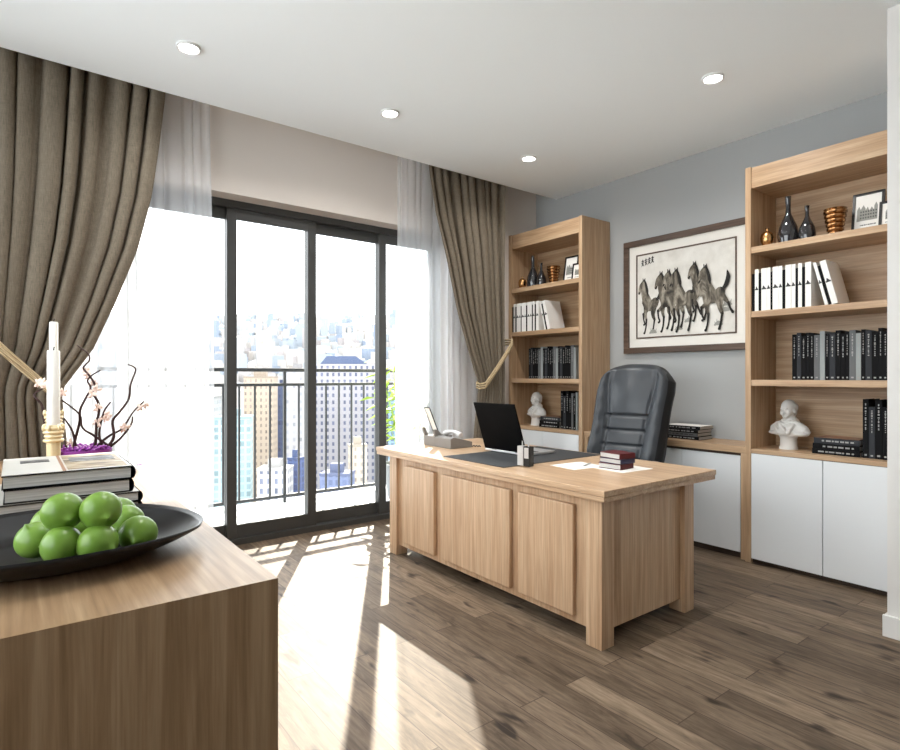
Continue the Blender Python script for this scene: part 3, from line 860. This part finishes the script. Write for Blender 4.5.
def horse(i, x, y, s, d, pose):
    """generic running horse seen three-quarter: wash body, ink mane, tail and hooves; x,y = chest in picture fractions"""
    global LAY
    LAY = 0
    bw = MB(); bi = MB()
    T_ = lambda pts: [(x+p[0]*s, y+p[1]*s*aw/ah) for p in pts]
    W_ = lambda ws: [w*s for w in ws]
    a, h, q = pose
    stroke(bw, T_([(.0,.04),(.06,-.02),(.13,-.01),(.17,.03)]), W_([.075,.095,.09,.07]), d)                             # trunk, foreshortened
    stroke(bw, T_([(.02,.05),(-.03,.2),(-.045,.33)]), W_([.085,.06,.042]), d)                                      # neck
    stroke(bw, T_([(-.04,.365),(-.085,.31),(-.12,.22),(-.125,.195)]), W_([.038,.04,.025,.023]), d)                # head
    stroke(bw, T_([(.0,-.04),(-.03+a,-.18),(-.01+a,-.26)]), W_([.045,.026,.018]), d); stroke(bi, T_([(-.01+a,-.25),(-.02+a,-.37),(-.04+a,-.45),(-.05+a,-.47)]), W_([.018,.013,.014,.02]), d)
    stroke(bw, T_([(.04,-.06),(-.06+q,-.14),(-.09+q,-.16)]), W_([.045,.027,.019]), d); stroke(bi, T_([(-.09+q,-.15),(-.08+q,-.25),(-.06+q,-.31),(-.075+q,-.33)]), W_([.017,.013,.013,.018]), d)
    stroke(bw, T_([(.15,-.0),(.15+h,-.17),(.18+h,-.26)]), W_([.07,.034,.02]), d); stroke(bi, T_([(.18+h,-.25),(.16+h,-.38),(.14+h,-.46)]), W_([.017,.013,.02]), d)
    stroke(bi, T_([(-.03,.41),(.0,.33),(.025,.22),(.035,.15)]), W_([.010,.02,.022,.006]), d)                    # mane
    stroke(bi, T_([(-.05,.39),(-.055,.435)]), W_([.011,.004]), d); stroke(bi, T_([(-.02,.39),(-.015,.435)]), W_([.011,.004]), d)
    stroke(bi, T_([(-.115,.21),(-.128,.19)]), W_([.012,.012]), d)
    if i in (0, 3, 5):                                                                                                # tail streaming behind
        stroke(bi, T_([(.20,.06),(.25,.12),(.28,.22),(.265,.31)]), W_([.018,.03,.03,.004]), d)
    if i in (3, 5):                                                                                                   # kicked-out hind leg
        stroke(bw, T_([(.18,.0),(.25,-.08),(.28,-.12)]), W_([.05,.028,.018]), d); stroke(bi, T_([(.28,-.12),(.31,-.2),(.34,-.25)]), W_([.016,.014,.02]), d)
    w = bw.build('ink_horse', m_ink_wash, P_); bi.build('ink_strokes', m_ink, w)
for i, (x, y, s, po) in enumerate(((.11,.40,.60,(.02,-.02,.04)), (.30,.43,.64,(.02,.0,.0)), (.38,.45,.62,(-.01,.03,.06)), (.46,.43,.66,(.02,.01,.02)), (.64,.50,.60,(.0,-.02,.02)), (.745,.42,.66,(.02,.02,.0)))):
    horse(i, x, y, s, .0006+.0016*i, po)
r = random.Random(2)
for (x, y) in ((.19,.06),(.46,.08),(.56,.16),(.84,.1),(.90,.24),(.92,.3)):
    wash = MB()
    stroke(wash, [(x-.035, y), (x, y+.02), (x+.035, y+.005)], [.008,.02,.006], .0006)
    for k in range(5): stroke(wash, [(x+.012*(k-2), y), (x+.016*(k-2)+r.uniform(-.01,.01), y+r.uniform(.03,.06))], [.006,.002], .0006)
    wash.build('ink_grass', m_ink_pale, P_)
for k in range(4):          # four brushed characters at the top left
    inkm = MB()
    x = .075+.036*k; y = .895+.008*k
    stroke(inkm, [(x-.012,y+.018),(x+.012,y+.022)], [.004,.005], .001); stroke(inkm, [(x,y+.035),(x-.002,y-.03)], [.005,.004], .001)
    stroke(inkm, [(x-.012,y-.004),(x+.01,y+.002)], [.004,.004], .001); stroke(inkm, [(x+.002,y),(x-.012,y-.04)], [.004,.003], .001); stroke(inkm, [(x+.002,y-.01),(x+.013,y-.038)], [.004,.003], .001)
    inkm.build('brushed_character', m_ink, P_)

# ------------------------------------------------------------------ desk
T = thing('desk', 'large oak executive desk with three raised front panels', 'desk', (2.107, 1.62, 0))
DX, DY = .985, 2.045
MB().box((0,0,.722), (DX,DY,.75)).build('desktop', desk_y, T, bevel=.003)
MB().box((.004,.004,.697), (DX-.004,DY-.004,.7215)).build('desktop_lower_layer', desk_y, T, bevel=.003)
lw_ = .092
for (x, y) in ((.04,.045), (.04,DY-.22), (DX-.245,.045), (DX-.245,DY-.22)):
    MB().box((x,y,0), (x+lw_,y+lw_,.697)).build('leg', desk_z, T, bevel=.003)
MB().box((.065,.137,.07), (.09,DY-.22,.697)).build('front_panel', desk_z, T)
MB().box((.132,.072,.07), (DX-.245,.095,.697)).build('end_panel', desk_z, T); MB().box((.132,DY-.195,.07), (DX-.245,DY-.175,.697)).build('end_panel', desk_z, T)
for (a, b_) in ((1.834,2.214), (2.280,2.902), (2.988,3.334)):
    MB().box((.036,a-1.62,.108), (.0655,b_-1.62,.648)).build('raised_panel', desk_z, T, bevel=.006)
# drawer pedestals on the sitter's side
for (y0, y1_) in ((.137,.56), (DY-.60,DY-.2)):
    ped = MB().box((.1,y0,.07), (DX-.26,y1_,.697)).build('drawer_pedestal', desk_z, T)
    for k in range(3): MB().box((DX-.26,y0+.01,.08+k*.205), (DX-.242,y1_-.01,.277+k*.205)).build('drawer', desk_z, ped, bevel=.002)

# desk pad
o = MB().box((0,0,0), (.865,.57,.004)).build('desk_pad', m_pad, None, bevel=.0015); o.location = (2.192, 2.378, .7502)
tag(o, 'dark grey leather desk pad under the laptop', 'desk pad')
ZD = .7545
# laptop
T = thing('laptop', 'open black laptop seen from behind on the desk pad', 'laptop', (2.592, 2.602, ZD+.0004), 0)
MB().box((0,0,0.003), (.275,.40,.018)).build('base', m_silver, T, bevel=.003)
MB().box((.03,.025,.018), (.14,.353,.0192)).build('keyboard', m_black_plastic, T); MB().box((.165,.13,.018), (.24,.248,.0188)).build('touchpad', m_light_plastic, T)
tl_ = Matrix.Rotation(math.radians(-18.5), 4, 'Y')
M = Matrix.Translation((.004,0,.018)) @ tl_
b = MB(); b.box((-.004,0,0), (.006,.40,.335), M)
lid = b.build('lid', m_laptop, T, bevel=.002)
MB().box((.006,.012,.014), (.0068,.388,.325), M).build('screen', m_screen, lid)
for y in (.05,.28): MB().tube([(.004,y,.019),(.004,y+.05,.019)], .006, 10).build('hinge', m_black_plastic, T)
b = MB()
for x in (.02,.24):
    for y in (.03,.348): b.box((x-.006,y-.006,0), (x+.006,y+.006,.003))
b.build('foot', m_black_plastic, T)

# pen holder
T = thing('pen_holder', 'black and silver twin pen holder in front of the laptop', 'pen holder', (2.318, 2.300, .7548), math.radians(8))
def cup(y0, m):
    b = MB(); w = .042; h = .112; t_ = .003
    b.box((0,y0,0),(w,y0+w,t_)); b.box((0,y0,t_),(t_,y0+w,h)); b.box((w-t_,y0,t_),(w,y0+w,h)); b.box((t_,y0,t_),(w-t_,y0+t_,h)); b.box((t_,y0+w-t_,t_),(w-t_,y0+w,h))
    return b.build('cup', m, T, bevel=.001)
c1 = cup(0, m_black_plastic); c2 = cup(.044, m_silver)
MB().box((-.0015,.006,.045),(0,.036,.106)).build('silver_plate', m_silver, c1)
MB().box((-.0015,.052,.004),(0,.078,.075)).build('silver_plate', m_light_plastic, c2)
for (x, y, h, m) in ((.02,.02,.135,m_silver),(.03,.03,.125,m_light_plastic),(.022,.066,.14,m_silver)):
    o = MB().tube([(x,y,.004),(x+.003,y+.002,h)], .0035, 8).build('pen', m, None)
    o.location = T.location; o.rotation_euler = T.rotation_euler
    tag(o, {(.135):'silver pen in the black cup of the pen holder', .125:'pale pen in the black cup of the pen holder', .14:'silver pen in the silver cup of the pen holder'}[h], 'pen', 'pens in the holder')

# papers, pen, three small books
def sheet(name, x, y, w, d, rz, z, lab, cat):
    o = MB().box((0,0,0), (w,d,.0015)).build(name, m_paper); o.location = (x,y,z); o.rotation_euler = (0,0,rz); return tag(o, lab, cat, 'papers on the desk')
sheet('paper_sheet', 2.455, 2.09, .24, .20, math.radians(-6), .7502, 'white sheet of paper under the pen on the desk', 'paper')
sheet('paper_sheet', 2.585, 1.865, .25, .21, math.radians(-4), .7502, 'white sheet of paper under the three small books', 'paper')
o = MB().tube([(0,0,0),(.02,.0,0),(.12,.01,.0)], [.0015,.004,.004], 8).build('ballpoint_pen', m_silver, None, smooth=True); o.location = (2.585, 2.135, .7564); o.rotation_euler = (0,0,.25)
tag(o, 'silver ballpoint pen lying on the white sheet', 'pen')
zz = .752
for i, (m, th, lab) in enumerate(((m_maroon,.030,'lowest small book, maroon, in the stack on the desk'), (m_navy,.027,'middle small book, navy, in the stack on the desk'), (m_maroon,.030,'topmost small maroon book in the stack on the desk'))):
    T = thing('book', lab, 'book', (2.637+.004*(i % 2), 1.918+.003*i, zz), math.radians(3-4*i), 'small books stacked on the desk')
    w, d, c = .145, .128, .003
    b = MB(); b.box((0,0,0),(d,w,c)); b.box((0,0,th-c),(d,w,th)); b.box((0,0,c),(d,c,th-c))     # spine to -Y, pages to -X
    b.build('cover', m, T, bevel=.0008)
    MB().box((.003,c,c),(d-.003,w-.003,th-c)).build('page_block', m_pages, T)
    zz += th+.0004

# desk phone with document tray
T = thing('desk_phone', 'grey desk phone with upright tray and white handset', 'telephone', (2.455, 3.215, .7502))
f = lambda a, h, y: (a, y, h)
b = MB(); b.prism([(0,0),(.2,0),(.2,.04),(.03,.082),(0,.07)], 0, .19, f); b.build('base', m_grey_plastic, T, bevel=.003)
b = MB(); b.box((0,.19,0),(.16,.335,.075)); b.prism([(0,.075),(.03,.075),(.0,.135),(-.02,.135)], .315, .335, f); b.prism([(0,.075),(.07,.075),(.02,.125),(-.01,.125)], .185, .205, f)
b.build('tray', m_grey_plastic, T, bevel=.002)
R_ = Matrix.Translation((.075,.235,.072)) @ Matrix.Rotation(math.radians(-24), 4, 'Y')
b = MB(); w, h = .07, .235
b.box((0,0,0),(.006,.006,h),R_); b.box((0,w-.006,0),(.006,w,h),R_); b.box((0,.006,h-.006),(.006,w-.006,h),R_); b.box((0,.006,0),(.006,w-.006,.006),R_)
b.build('tray_frame', m_chr, T)
MB().box((.002,.006,.006),(.004,w-.006,h-.006),R_).build('clear_panel', m_paper, T)
pts = [(.1+.0*t, .01+.19*t, 0.09+.022*math.sin(PI*t)) for t in [k/10 for k in range(11)]]
MB().tube(pts, [.02,.021,.018,.014,.013,.013,.013,.014,.018,.021,.02], 12).build('handset', m_light_plastic, T, smooth=True)
b = MB()
for i in range(4):
    for k in range(3): b.box((.125+.017*i,.12+.018*k,.052-.004*i),(.137+.017*i,.132+.018*k,.064-.004*i))
b.build('keypad', m_light_plastic, T)
pts = [(.2+.006*math.sin(k*1.3)*0+.012*k/4, .02-.004*k, .008+.004*math.sin(k*1.6)) for k in range(16)]
MB().tube(pts, .0045, 6).build('cord', m_chr, T, smooth=True)

# ------------------------------------------------------------------ office chair
T = thing('office_chair', 'charcoal leather executive chair behind the desk', 'chair', (3.40, 2.562, 0), math.radians(10))
def back_mesh():
    nu, nv = 48, 110
    FR = []; BK = []
    def hw(v):
        w = interp([(0,.235),(.12,.275),(.3,.295),(.55,.295),(.8,.306),(.92,.298),(1.0,.262)], v)
        return w
    for j in range(nv+1):
        v = j/nv
        # rounded top: outline
        for i in range(nu+1):
            u = -1+2*i/nu
            zt = v
            w = hw(v)
            y = u*w
            z = .43 + .933*v - (.02*abs(u)**2+.075*abs(u)**4)*max(0,(v-.6)/.4)**1.5
            xr = .125 + .2*v + .08*v*v                                    # recline
            lum = -.035*math.exp(-((v-.28)/.16)**2)                      # lumbar bulge
            au = abs(u)
            bol = -.045*math.exp(-((au-.78)/.17)**2)                     # side bolsters
            edge = max(.06*max(0,(au-.82)/.18)**2.2, .05*max(0,(v-.95)/.05)**2)
            s0 = .50+.18*max(0,(v-.5)/.5)
            seam = .022*math.exp(-((au-s0)/.04)**2)*max(0,min(1,(.985-v)/.1))
            pad = 0
            if au < .56:
                for sv in (.24,.35,.465,.58):
                    pad += .02*math.exp(-((v-sv)/.010)**2)
                pad -= .012*math.cos(au/.56*PI/2)
            if au < s0 and v > .59: pad -= .026*math.sin(PI*min(1,(v-.59)/.39))*math.cos(au/s0*PI/2)
            wr = .004*math.sin(v*46+u*3)*math.exp(-((au-.75)/.12)**2)*math.sin(PI*v)
            FR.append((xr+lum+bol+edge+seam+pad+wr, y, z))
            fx = FR[-1][0]
            BK.append((max(fx+.012, xr+.11-.03*max(0,(au-.7)/.3)**2-.03*max(0,(v-.9)/.1)**2+.02*(1-u*u)), y, z-.002))
    b = MB(); n = (nu+1)*(nv+1)
    b.v = FR+BK
    for j in range(nv):
        for i in range(nu):
            q = j*(nu+1)+i
            b.f.append((q,q+nu+1,q+nu+2,q+1)); b.f.append((n+q,n+q+1,n+q+nu+2,n+q+nu+1))
    for i in range(nu):
        b.f.append((i,i+1,n+i+1,n+i)); q = nv*(nu+1)+i; b.f.append((q+1,q,n+q,n+q+1))
    for j in range(nv):
        q = j*(nu+1); b.f.append((q+nu+1,q,n+q,n+q+nu+1)); q += nu; b.f.append((q,q+nu+1,n+q+nu+1,n+q))
    return b
o = back_mesh().build('backrest', m_leather, T)
o.data.materials.append(m_leather_dark)
_c = sum((p.center for p in o.data.polygons), Vector())/len(o.data.polygons)
_n = 48*110
for k, p in enumerate(o.data.polygons):
    if k >= 2*_n or k % 2 == 1 or (k//2) % 48 in (0, 1, 46, 47): p.material_index = 1
for p in o.data.polygons: p.use_smooth = True
o = MB().box((-.30,-.27,.40),(.2,.27,.52)).build('seat', m_leather, T, bevel=.05); o.modifiers['bevel'].segments = 5
for p in o.data.polygons: p.use_smooth = True
for s in (-1, 1):
    arm = MB().tube([(.17,.3*s,.46),(.1,.32*s,.5),(.06,.33*s,.62),(-.02,.33*s,.665),(-.16,.33*s,.665),(-.21,.33*s,.61),(-.17,.32*s,.5),(-.1,.28*s,.44)], .018, 10).build('arm', m_black_plastic, T, smooth=True)
    o = MB().box((-.2,.33*s-.03,.665),(.02,.33*s+.03,.69)).build('arm_pad', m_leather, arm, bevel=.01)
MB().box((-.12,-.12,.36),(.12,.12,.4)).build('tilt_mechanism', m_black_plastic, T)
MB().lathe([(.03,.09),(.03,.22),(.022,.22),(.022,.36)], n=20).build('gas_lift', m_chrome, T, smooth=True)
b = MB()
for k in range(5):
    a = 2*PI*k/5
    b.tube([(.02*math.cos(a),.02*math.sin(a),.11),(.17*math.cos(a),.17*math.sin(a),.095),(.3*math.cos(a),.3*math.sin(a),.075)], [.03,.024,.018], 10)
b.build('star_base', m_black_plastic, T, smooth=True)
for k in range(5):
    a = 2*PI*k/5
    MB().lathe([(.008,-.022),(.028,-.02),(.028,.02),(.008,.022)], c=(.3*math.cos(a),.3*math.sin(a),.028), n=18, M=Matrix.Rotation(PI/2,3,'X') ).build('caster', m_black_plastic, T, smooth=True)

# magazines on the low cabinet
zz = .782
for i, (m, th, dx, dy, lab) in enumerate(((m_blk,.026,0,0,'lowest'), (m_gry,.026,.004,.01,'second lowest'), (m_blk,.026,-.004,.004,'third'), (m_blk,.025,.006,-.006,'topmost'))):
    SB = stack_book(4.11+dx, 2.29+dy, zz, .30, .2, th-.0005, m, '%s book from below in the stack on the low cabinet' % lab if lab != 'topmost' else 'topmost book, black, in the stack on the low cabinet', 'books stacked on the low cabinet', tmat=m_ink_white if m is m_blk else m_ink_dark)
    if lab == 'topmost': MB().box((.012,.0,th-.0003),(.19,.30,th+.0008)).build('cover_sheet', m_paper, SB)
    zz += th

# ------------------------------------------------------------------ sideboard at the left
o = thing('sideboard', 'long brown oak sideboard in the left foreground', 'sideboard', (-.30, 1.242, 0))
SW, SD, SZ = .765, 2.595, .82
MB().box((0,.004,SZ-.03),(SW,SD,SZ)).build('top', cab_y, o)
b = MB(); b.box((0,0,0),(SW,.004,SZ)); b.box((0,.004,0),(SW,.03,SZ-.03)); b.build('end_panel', cab_z, o); MB().box((0,SD-.03,0),(SW,SD,SZ-.03)).build('end_panel', cab_z, o)
MB().box((0,.03,.05),(.02,SD-.03,SZ-.03)).build('back_panel', cab_z, o)
MB().box((.02,.03,0.05),(SW-.02,SD-.03,.075)).build('floor_board', cab_y, o)
MB().box((.02,.03,0),(SW-.06,SD-.03,.05)).build('plinth', m_dark_gap, o)
nd = 5
for k in range(nd):
    wd = (SD-.06)/nd
    MB().box((SW-.02,.03+wd*k+.002,.05),(SW-.0005,.03+wd*(k+1)-.002,SZ-.032)).build('door', cab_z, o, bevel=.001)

# large books
def big_book(x0, y0, z, w, d, th, m, lab, topm=None):
    """spine to +X, rounded; fore edge and pages seen from -Y"""
    T = thing('book', lab, 'book', (x0, y0, z), 0, 'large books stacked on the sideboard')
    c = .004
    f = lambda a, h, y: (a, y, h)
    prof = [(0,0),(w-.01,0)] + [(w-.01+.010*math.sin(PI*k/8), th/2-(th/2)*math.cos(PI*k/8)) for k in range(1,8)] + [(w-.01,th),(0,th),(0,th-c),(w-.012,th-c)]
    prof += [(w-.012+.008*math.sin(PI*k/6), th/2+(th/2-c)*math.cos(PI*k/6)) for k in range(1,6)] + [(w-.012,c),(0,c)]
    b = MB(); n = len(prof)
    vs = [f(a,h,0) for a,h in prof]+[f(a,h,d) for a,h in prof]
    fs = []
    for k in range(n): k2 = (k+1) % n; fs.append((k,k2,k2+n,k+n))
    b.add(vs, fs)
    o = b.build('cover', m, T)
    # close the ends of the cover with strips
    h_ = n//2
    b = MB().box((.004,.006,c),(w-.014,d-.006,th-c))
    b.build('page_block', m_pages, T)
    if topm:
        for nm, (a0, b0, a1, b1), mm in topm: MB().box((a0*w,b0*d,th),(a1*w,b1*d,th+.0012)).build(nm, mm, T)
    return T
m_cov_tan = mat('tan_cover_photo', (186,166,130), .4); setcol(m_cov_tan, ramp(m_cov_tan, noise(m_cov_tan, coords(m_cov_tan, (8,26,1)), 1.2, 5), [(.35,(84,68,46)),(.5,(150,128,94)),(.65,(196,186,168))]))
m_cov_grey = mat('grey_cover_photo', (120,122,122), .4); setcol(m_cov_grey, ramp(m_cov_grey, noise(m_cov_grey, coords(m_cov_grey, (14,30,1)), 1.2, 5), [(.38,(30,30,34)),(.52,(96,96,98)),(.66,(180,178,174))]))
m_cov_white = mat('white_cover', (198,196,190), .4)
bx = -.03
big_book(bx-.006, 2.145, .82, .375, .41, .034, m_blk, 'lowest of the four large books on the sideboard')
big_book(bx-.02, 2.135, .8545, .388, .42, .033, m_blk, 'large white-topped book, second lowest in the sideboard stack', [('white_cover_sheet', (0,0,.97,1), m_cov_white)])
big_book(bx, 2.135, .8892, .342, .42, .043, m_blk, 'large dark book just under the picture-covered one on the sideboard')
big_book(bx-.004, 2.13, .9327, .350, .42, .042, m_blk, 'topmost large book with a photo cover on the sideboard', [
    ('cover_sheet', (.0,.0,.965,1), m_cov_white), ])
TB = [o for o in COL.objects if o.name.startswith('book') and o.get('label','').startswith('topmost large book with')][0]
MB().box((.350*.47,.02,.0432),(.350*.94,.40,.0442)).build('cover_photo', m_cov_tan, TB)
MB().box((.350*.52,.2,.0442),(.350*.9,.33,.0448)).build('cover_photo', m_cov_grey, TB)
MB().box((.350*.13,.26,.0432),(.350*.36,.33,.0442)).build('cover_photo', m_cov_grey, TB)
MB().box((.350*.43,.0,.0432),(.350*.455,.42,.0442)).build('cover_rule', m_brown_cover, TB)

# dish with fruit
dish = thing('dish', 'large shallow black oval dish holding green fruit', 'dish', (.07, 1.71, .8203), math.radians(-4))
def dish_mesh():
    nr, na = 22, 72
    a_, b_ = .345, .28
    V = []; F = []
    def hz(r, th):
        base = .012 + .060*max(0,(r-.5)/.5)**1.8
        return base - .014*abs(math.cos(th))**3*r**3
    for lay in (0, 1):
        for i in range(nr+1):
            r = i/nr
            for k in range(na):
                th = 2*PI*k/na
                rr = r if lay == 0 else r*.985
                z = hz(r, th) if lay == 0 else max(.0, hz(r, th)-.010*(1 if r > .3 else 1.2))
                V.append((a_*rr*math.cos(th), b_*rr*math.sin(th), z))
    n = (nr+1)*na
    for lay in (0, 1):
        for i in range(nr):
            for k in range(na):
                q = lay*n+i*na+k; q2 = lay*n+i*na+(k+1) % na
                F.append((q, q2, q2+na, q+na))
    for k in range(na):
        q = nr*na+k; q2 = nr*na+(k+1) % na
        F.append((q, q2, n+q2, n+q))
    b = MB(); b.add(V, F); return b
o = dish_mesh().build('bowl', m_black_gloss, dish, merge=True)
for p in o.data.polygons: p.use_smooth = True
def fruit_mesh():
    prof = []
    for k in range(25):
        th = PI*k/24
        r = .044*math.sin(th)*(1+.03*math.cos(th)); z = -.0405*math.cos(th)
        if th > PI*.92: z += .010*((th-PI*.92)/(PI*.08))**.9
        prof.append((max(r,.0003), z))
    b = MB(); b.lathe(prof, n=28)
    return b.build('fruit_tmp', m_fruit, None, merge=True, smooth=False)
ft = fruit_mesh(); fme = ft.data; bpy.data.objects.remove(ft); fme.name = 'green_fruit'
for p in fme.polygons: p.use_smooth = True
fr_ = [ # pixel centre, height, label, tilt
 (61.6,545.6,.888,'green fruit at the front left of the pile in the dish',(1.2,.3,.2)),
 (98,543.5,.886,'green fruit at the front right of the pile in the dish',(1.6,.2,1.1)),
 (36,539.5,.885,'leftmost green fruit in the dish',(1.9,-.9,.4)),
 (138,534,.885,'rightmost green fruit in the dish',(.6,.9,.5)),
 (63,512,.958,'green fruit on top of the pile at left',(1.45,.25,.1)),
 (101,510.5,.957,'green fruit on top of the pile at right',(1.3,.55,.5)),
 (127,521.5,.884,'green fruit behind the rightmost one in the dish',(.4,.6,.2)),
 (84,525.5,.883,'green fruit in the middle, under the two top ones',(.2,.4,.2)),
 (119,512.5,.884,'green fruit farthest back in the dish',(.3,.2,.9)),
 (49,524,.883,'green fruit at the back left under the top one',(.5,.2,.1)),
]
for i, (u, v, z, lab, rot) in enumerate(fr_):
    p = px(u, v, z=z)
    o = bpy.data.objects.new('green_fruit', fme); COL.objects.link(o); o.location = p
    r = random.Random(i*5+1)
    d = (Vector((0,0,1.27))-p).normalized()*(1 if i in (1,4,5,3) else .15) + Vector((r.uniform(-.75,.75), r.uniform(-.75,.75), r.uniform(-.9,.2)))
    if i in (4,5): d = (Vector((0,0,1.27))-p).normalized() + Vector((.35,-.2,-.45))
    o.rotation_euler = d.to_track_quat('Z','Y').to_euler()
    tag(o, lab, 'fruit', 'green fruit in the dish')

# candles
def candle_set(u, y, hold_h, cand_top, lab1, lab2, cr_=.0245):
    p = px(u, 400, y=y)
    T = thing('candle_holder', lab1, 'candle holder', (p.x, p.y, .8203), 0, 'gold candle holders')
    h = hold_h
    prof = [(.040,0),(.042,.008),(.034,.016),(.027,.024),(.026,h*.4),(.027,h-.075)]
    MB().lathe(prof, n=24).build('stem', m_gold_pale, T, smooth=True)
    b = MB()
    for k in range(4):
        zc = h-.068+.018*k; rr = .036 if k % 2 == 0 else .032
        b.tube([(rr*.86*math.cos(2*PI*q/20), rr*.86*math.sin(2*PI*q/20), zc) for q in range(20)], .0085, 8, close=True)
    b.lathe([(.026,h-.075),(.030,h-.06),(.030,h-.006),(.026,h)], n=24)
    b.build('cup', m_gold_pale, T, smooth=True)
    # leaf-like lugs round the cup
    for k in range(6):
        a = 2*PI*k/6
        MB().ell((.036*math.cos(a), .036*math.sin(a), h-.012), (.007,.007,.016), 8, 6).build('lug', m_gold_pale, T, smooth=True)
    C_ = thing('candle', lab2, 'candle', (p.x, p.y, .8203+h+.0003), 0, 'white candles')
    ch = cand_top-.8203-h
    MB().lathe([(cr_,0),(cr_-.0005,ch-.004),(cr_-.0035,ch),(.004,ch-.002)], n=24).build('wax', m_wax, C_, smooth=True)
    MB().tube([(0,0,ch-.004),(.001,0,ch+.008),(.003,0,ch+.016)], .0025, 6).build('wick', m_wick, C_)
p1 = px(53.5, 350.5, y=3.05); p2 = px(53.7, 322, y=3.32)
candle_set(53.5, 3.05, .235, p1.z, 'gold candle holder in front, on the sideboard behind the books', 'shorter white candle in front on the sideboard')
candle_set(53.7, 3.32, .285, p2.z, 'gold candle holder behind the other one on the sideboard', 'taller white candle behind the other one', .0185)

# purple bowl with blossoming branches
pb_ = px(85, 452, y=3.38)
V_ = thing('planter_bowl', 'low purple bowl of blossoming dark branches on the sideboard', 'vase', (pb_.x, 3.38, .8203))
MB().lathe([(.07,0),(.095,.01),(.115,.05),(.118,.085),(.112,.085),(.1,.05),(.0,.04)], n=36).build('bowl', m_purple, V_, smooth=True)
b = MB(); r = random.Random(9)
for k in range(150):
    a = r.uniform(0, 2*PI); q = .106*math.sqrt(r.random())
    b.ell((q*math.cos(a), q*math.sin(a), .083+r.uniform(0,.016)), (.009,.008,.0065), 7, 5, Matrix.Rotation(r.uniform(0,3),3,'X'))
o = b.build('pebbles', m_purple, V_, smooth=True); o['kind'] = 'stuff'
def cr(x, y): return (20+x/4.413, 310+y/4.413)
branches = [
 [(245,640),(240,590),(262,500),(266,440),(290,390),(312,345),(298,312),(318,288),(355,266)],
 [(330,640),(335,560),(338,500),(348,450),(345,410),(326,370),(330,330),(308,292),(280,258),(290,240),(306,222),(300,192),(252,156)],
 [(425,640),(414,560),(409,490),(440,450),(480,392),(488,330),(510,268),(500,250),(476,240)],
 [(345,640),(352,590),(400,552),(452,522),(500,450),(548,402)],
 [(190,640),(135,525),(108,492),(96,420),(64,382),(74,362),(102,346)],
 [(415,640),(400,608),(330,556),(276,520),(262,460),(182,396)],
 [(250,640),(244,590),(230,532),(195,478)],
 [(385,640),(360,590),(350,540),(370,450),(400,406)],
 [(420,640),(440,570),(490,505),(497,470)],
 [(205,640),(200,590),(180,545)],
]
r = random.Random(4)
for i, pts in enumerate(branches):
    yo = (i % 5-2)*.028
    P3 = []
    for k, (x, y) in enumerate(pts):
        u, v = cr(x, y)
        q = px(u, v, y=3.38+yo*(k/len(pts)))
        P3.append(q-Vector((pb_.x, 3.38, .8203)))
    P3[0].z = .075; hyp = math.hypot(P3[0].x, P3[0].y)
    if hyp > .09: P3[0].x *= .09/hyp; P3[0].y *= .09/hyp
    # smooth
    Q = []
    for k in range(len(P3)-1):
        a, b_, c_, d_ = P3[max(k-1,0)], P3[k], P3[k+1], P3[min(k+2,len(P3)-1)]
        for s in range(5):
            t = s/5; Q.append(.5*((2*b_)+(c_-a)*t+(2*a-5*b_+4*c_-d_)*t*t+(-a+3*b_-3*c_+d_)*t**3))
    Q.append(P3[-1])
    rs = [.0075-.0042*k/len(Q) for k in range(len(Q))]
    MB().tube(Q, rs, 7).build('branch', m_bark, V_, smooth=True)
for (x, y) in ((100,318),(118,335),(82,322),(186,365),(325,328),(340,350),(300,290),(342,430),(385,465),(342,498),(465,515),(548,418),(530,430),(225,588),(292,270),(318,372),(372,478),(455,525)):
    u, v = cr(x, y); q = px(u, v, y=3.38+r.uniform(-.04,.04))-Vector((pb_.x, 3.38, .8203))
    b = MB()
    for k in range(6):
        a = 2*PI*k/6+r.random(); d = Vector((math.cos(a), r.uniform(-.6,.6), math.sin(a))).normalized()
        b.ell(q+d*.013, (.012,.004,.007), 8, 6, d.to_track_quat('X','Z').to_matrix())
    b.ell(q, (.005,.005,.005), 8, 6)
    b.build('blossom', m_blossom, V_, smooth=True)
p = px(142, 465, z=.822)
o = MB().ell((0,0,.003), (.012,.008,.003), 10, 6).build('petal', m_purple, None, smooth=True); o.location = (p.x-.01, p.y, .8203)
tag(o, 'fallen purple petal on the sideboard beside the bowl', 'petal')
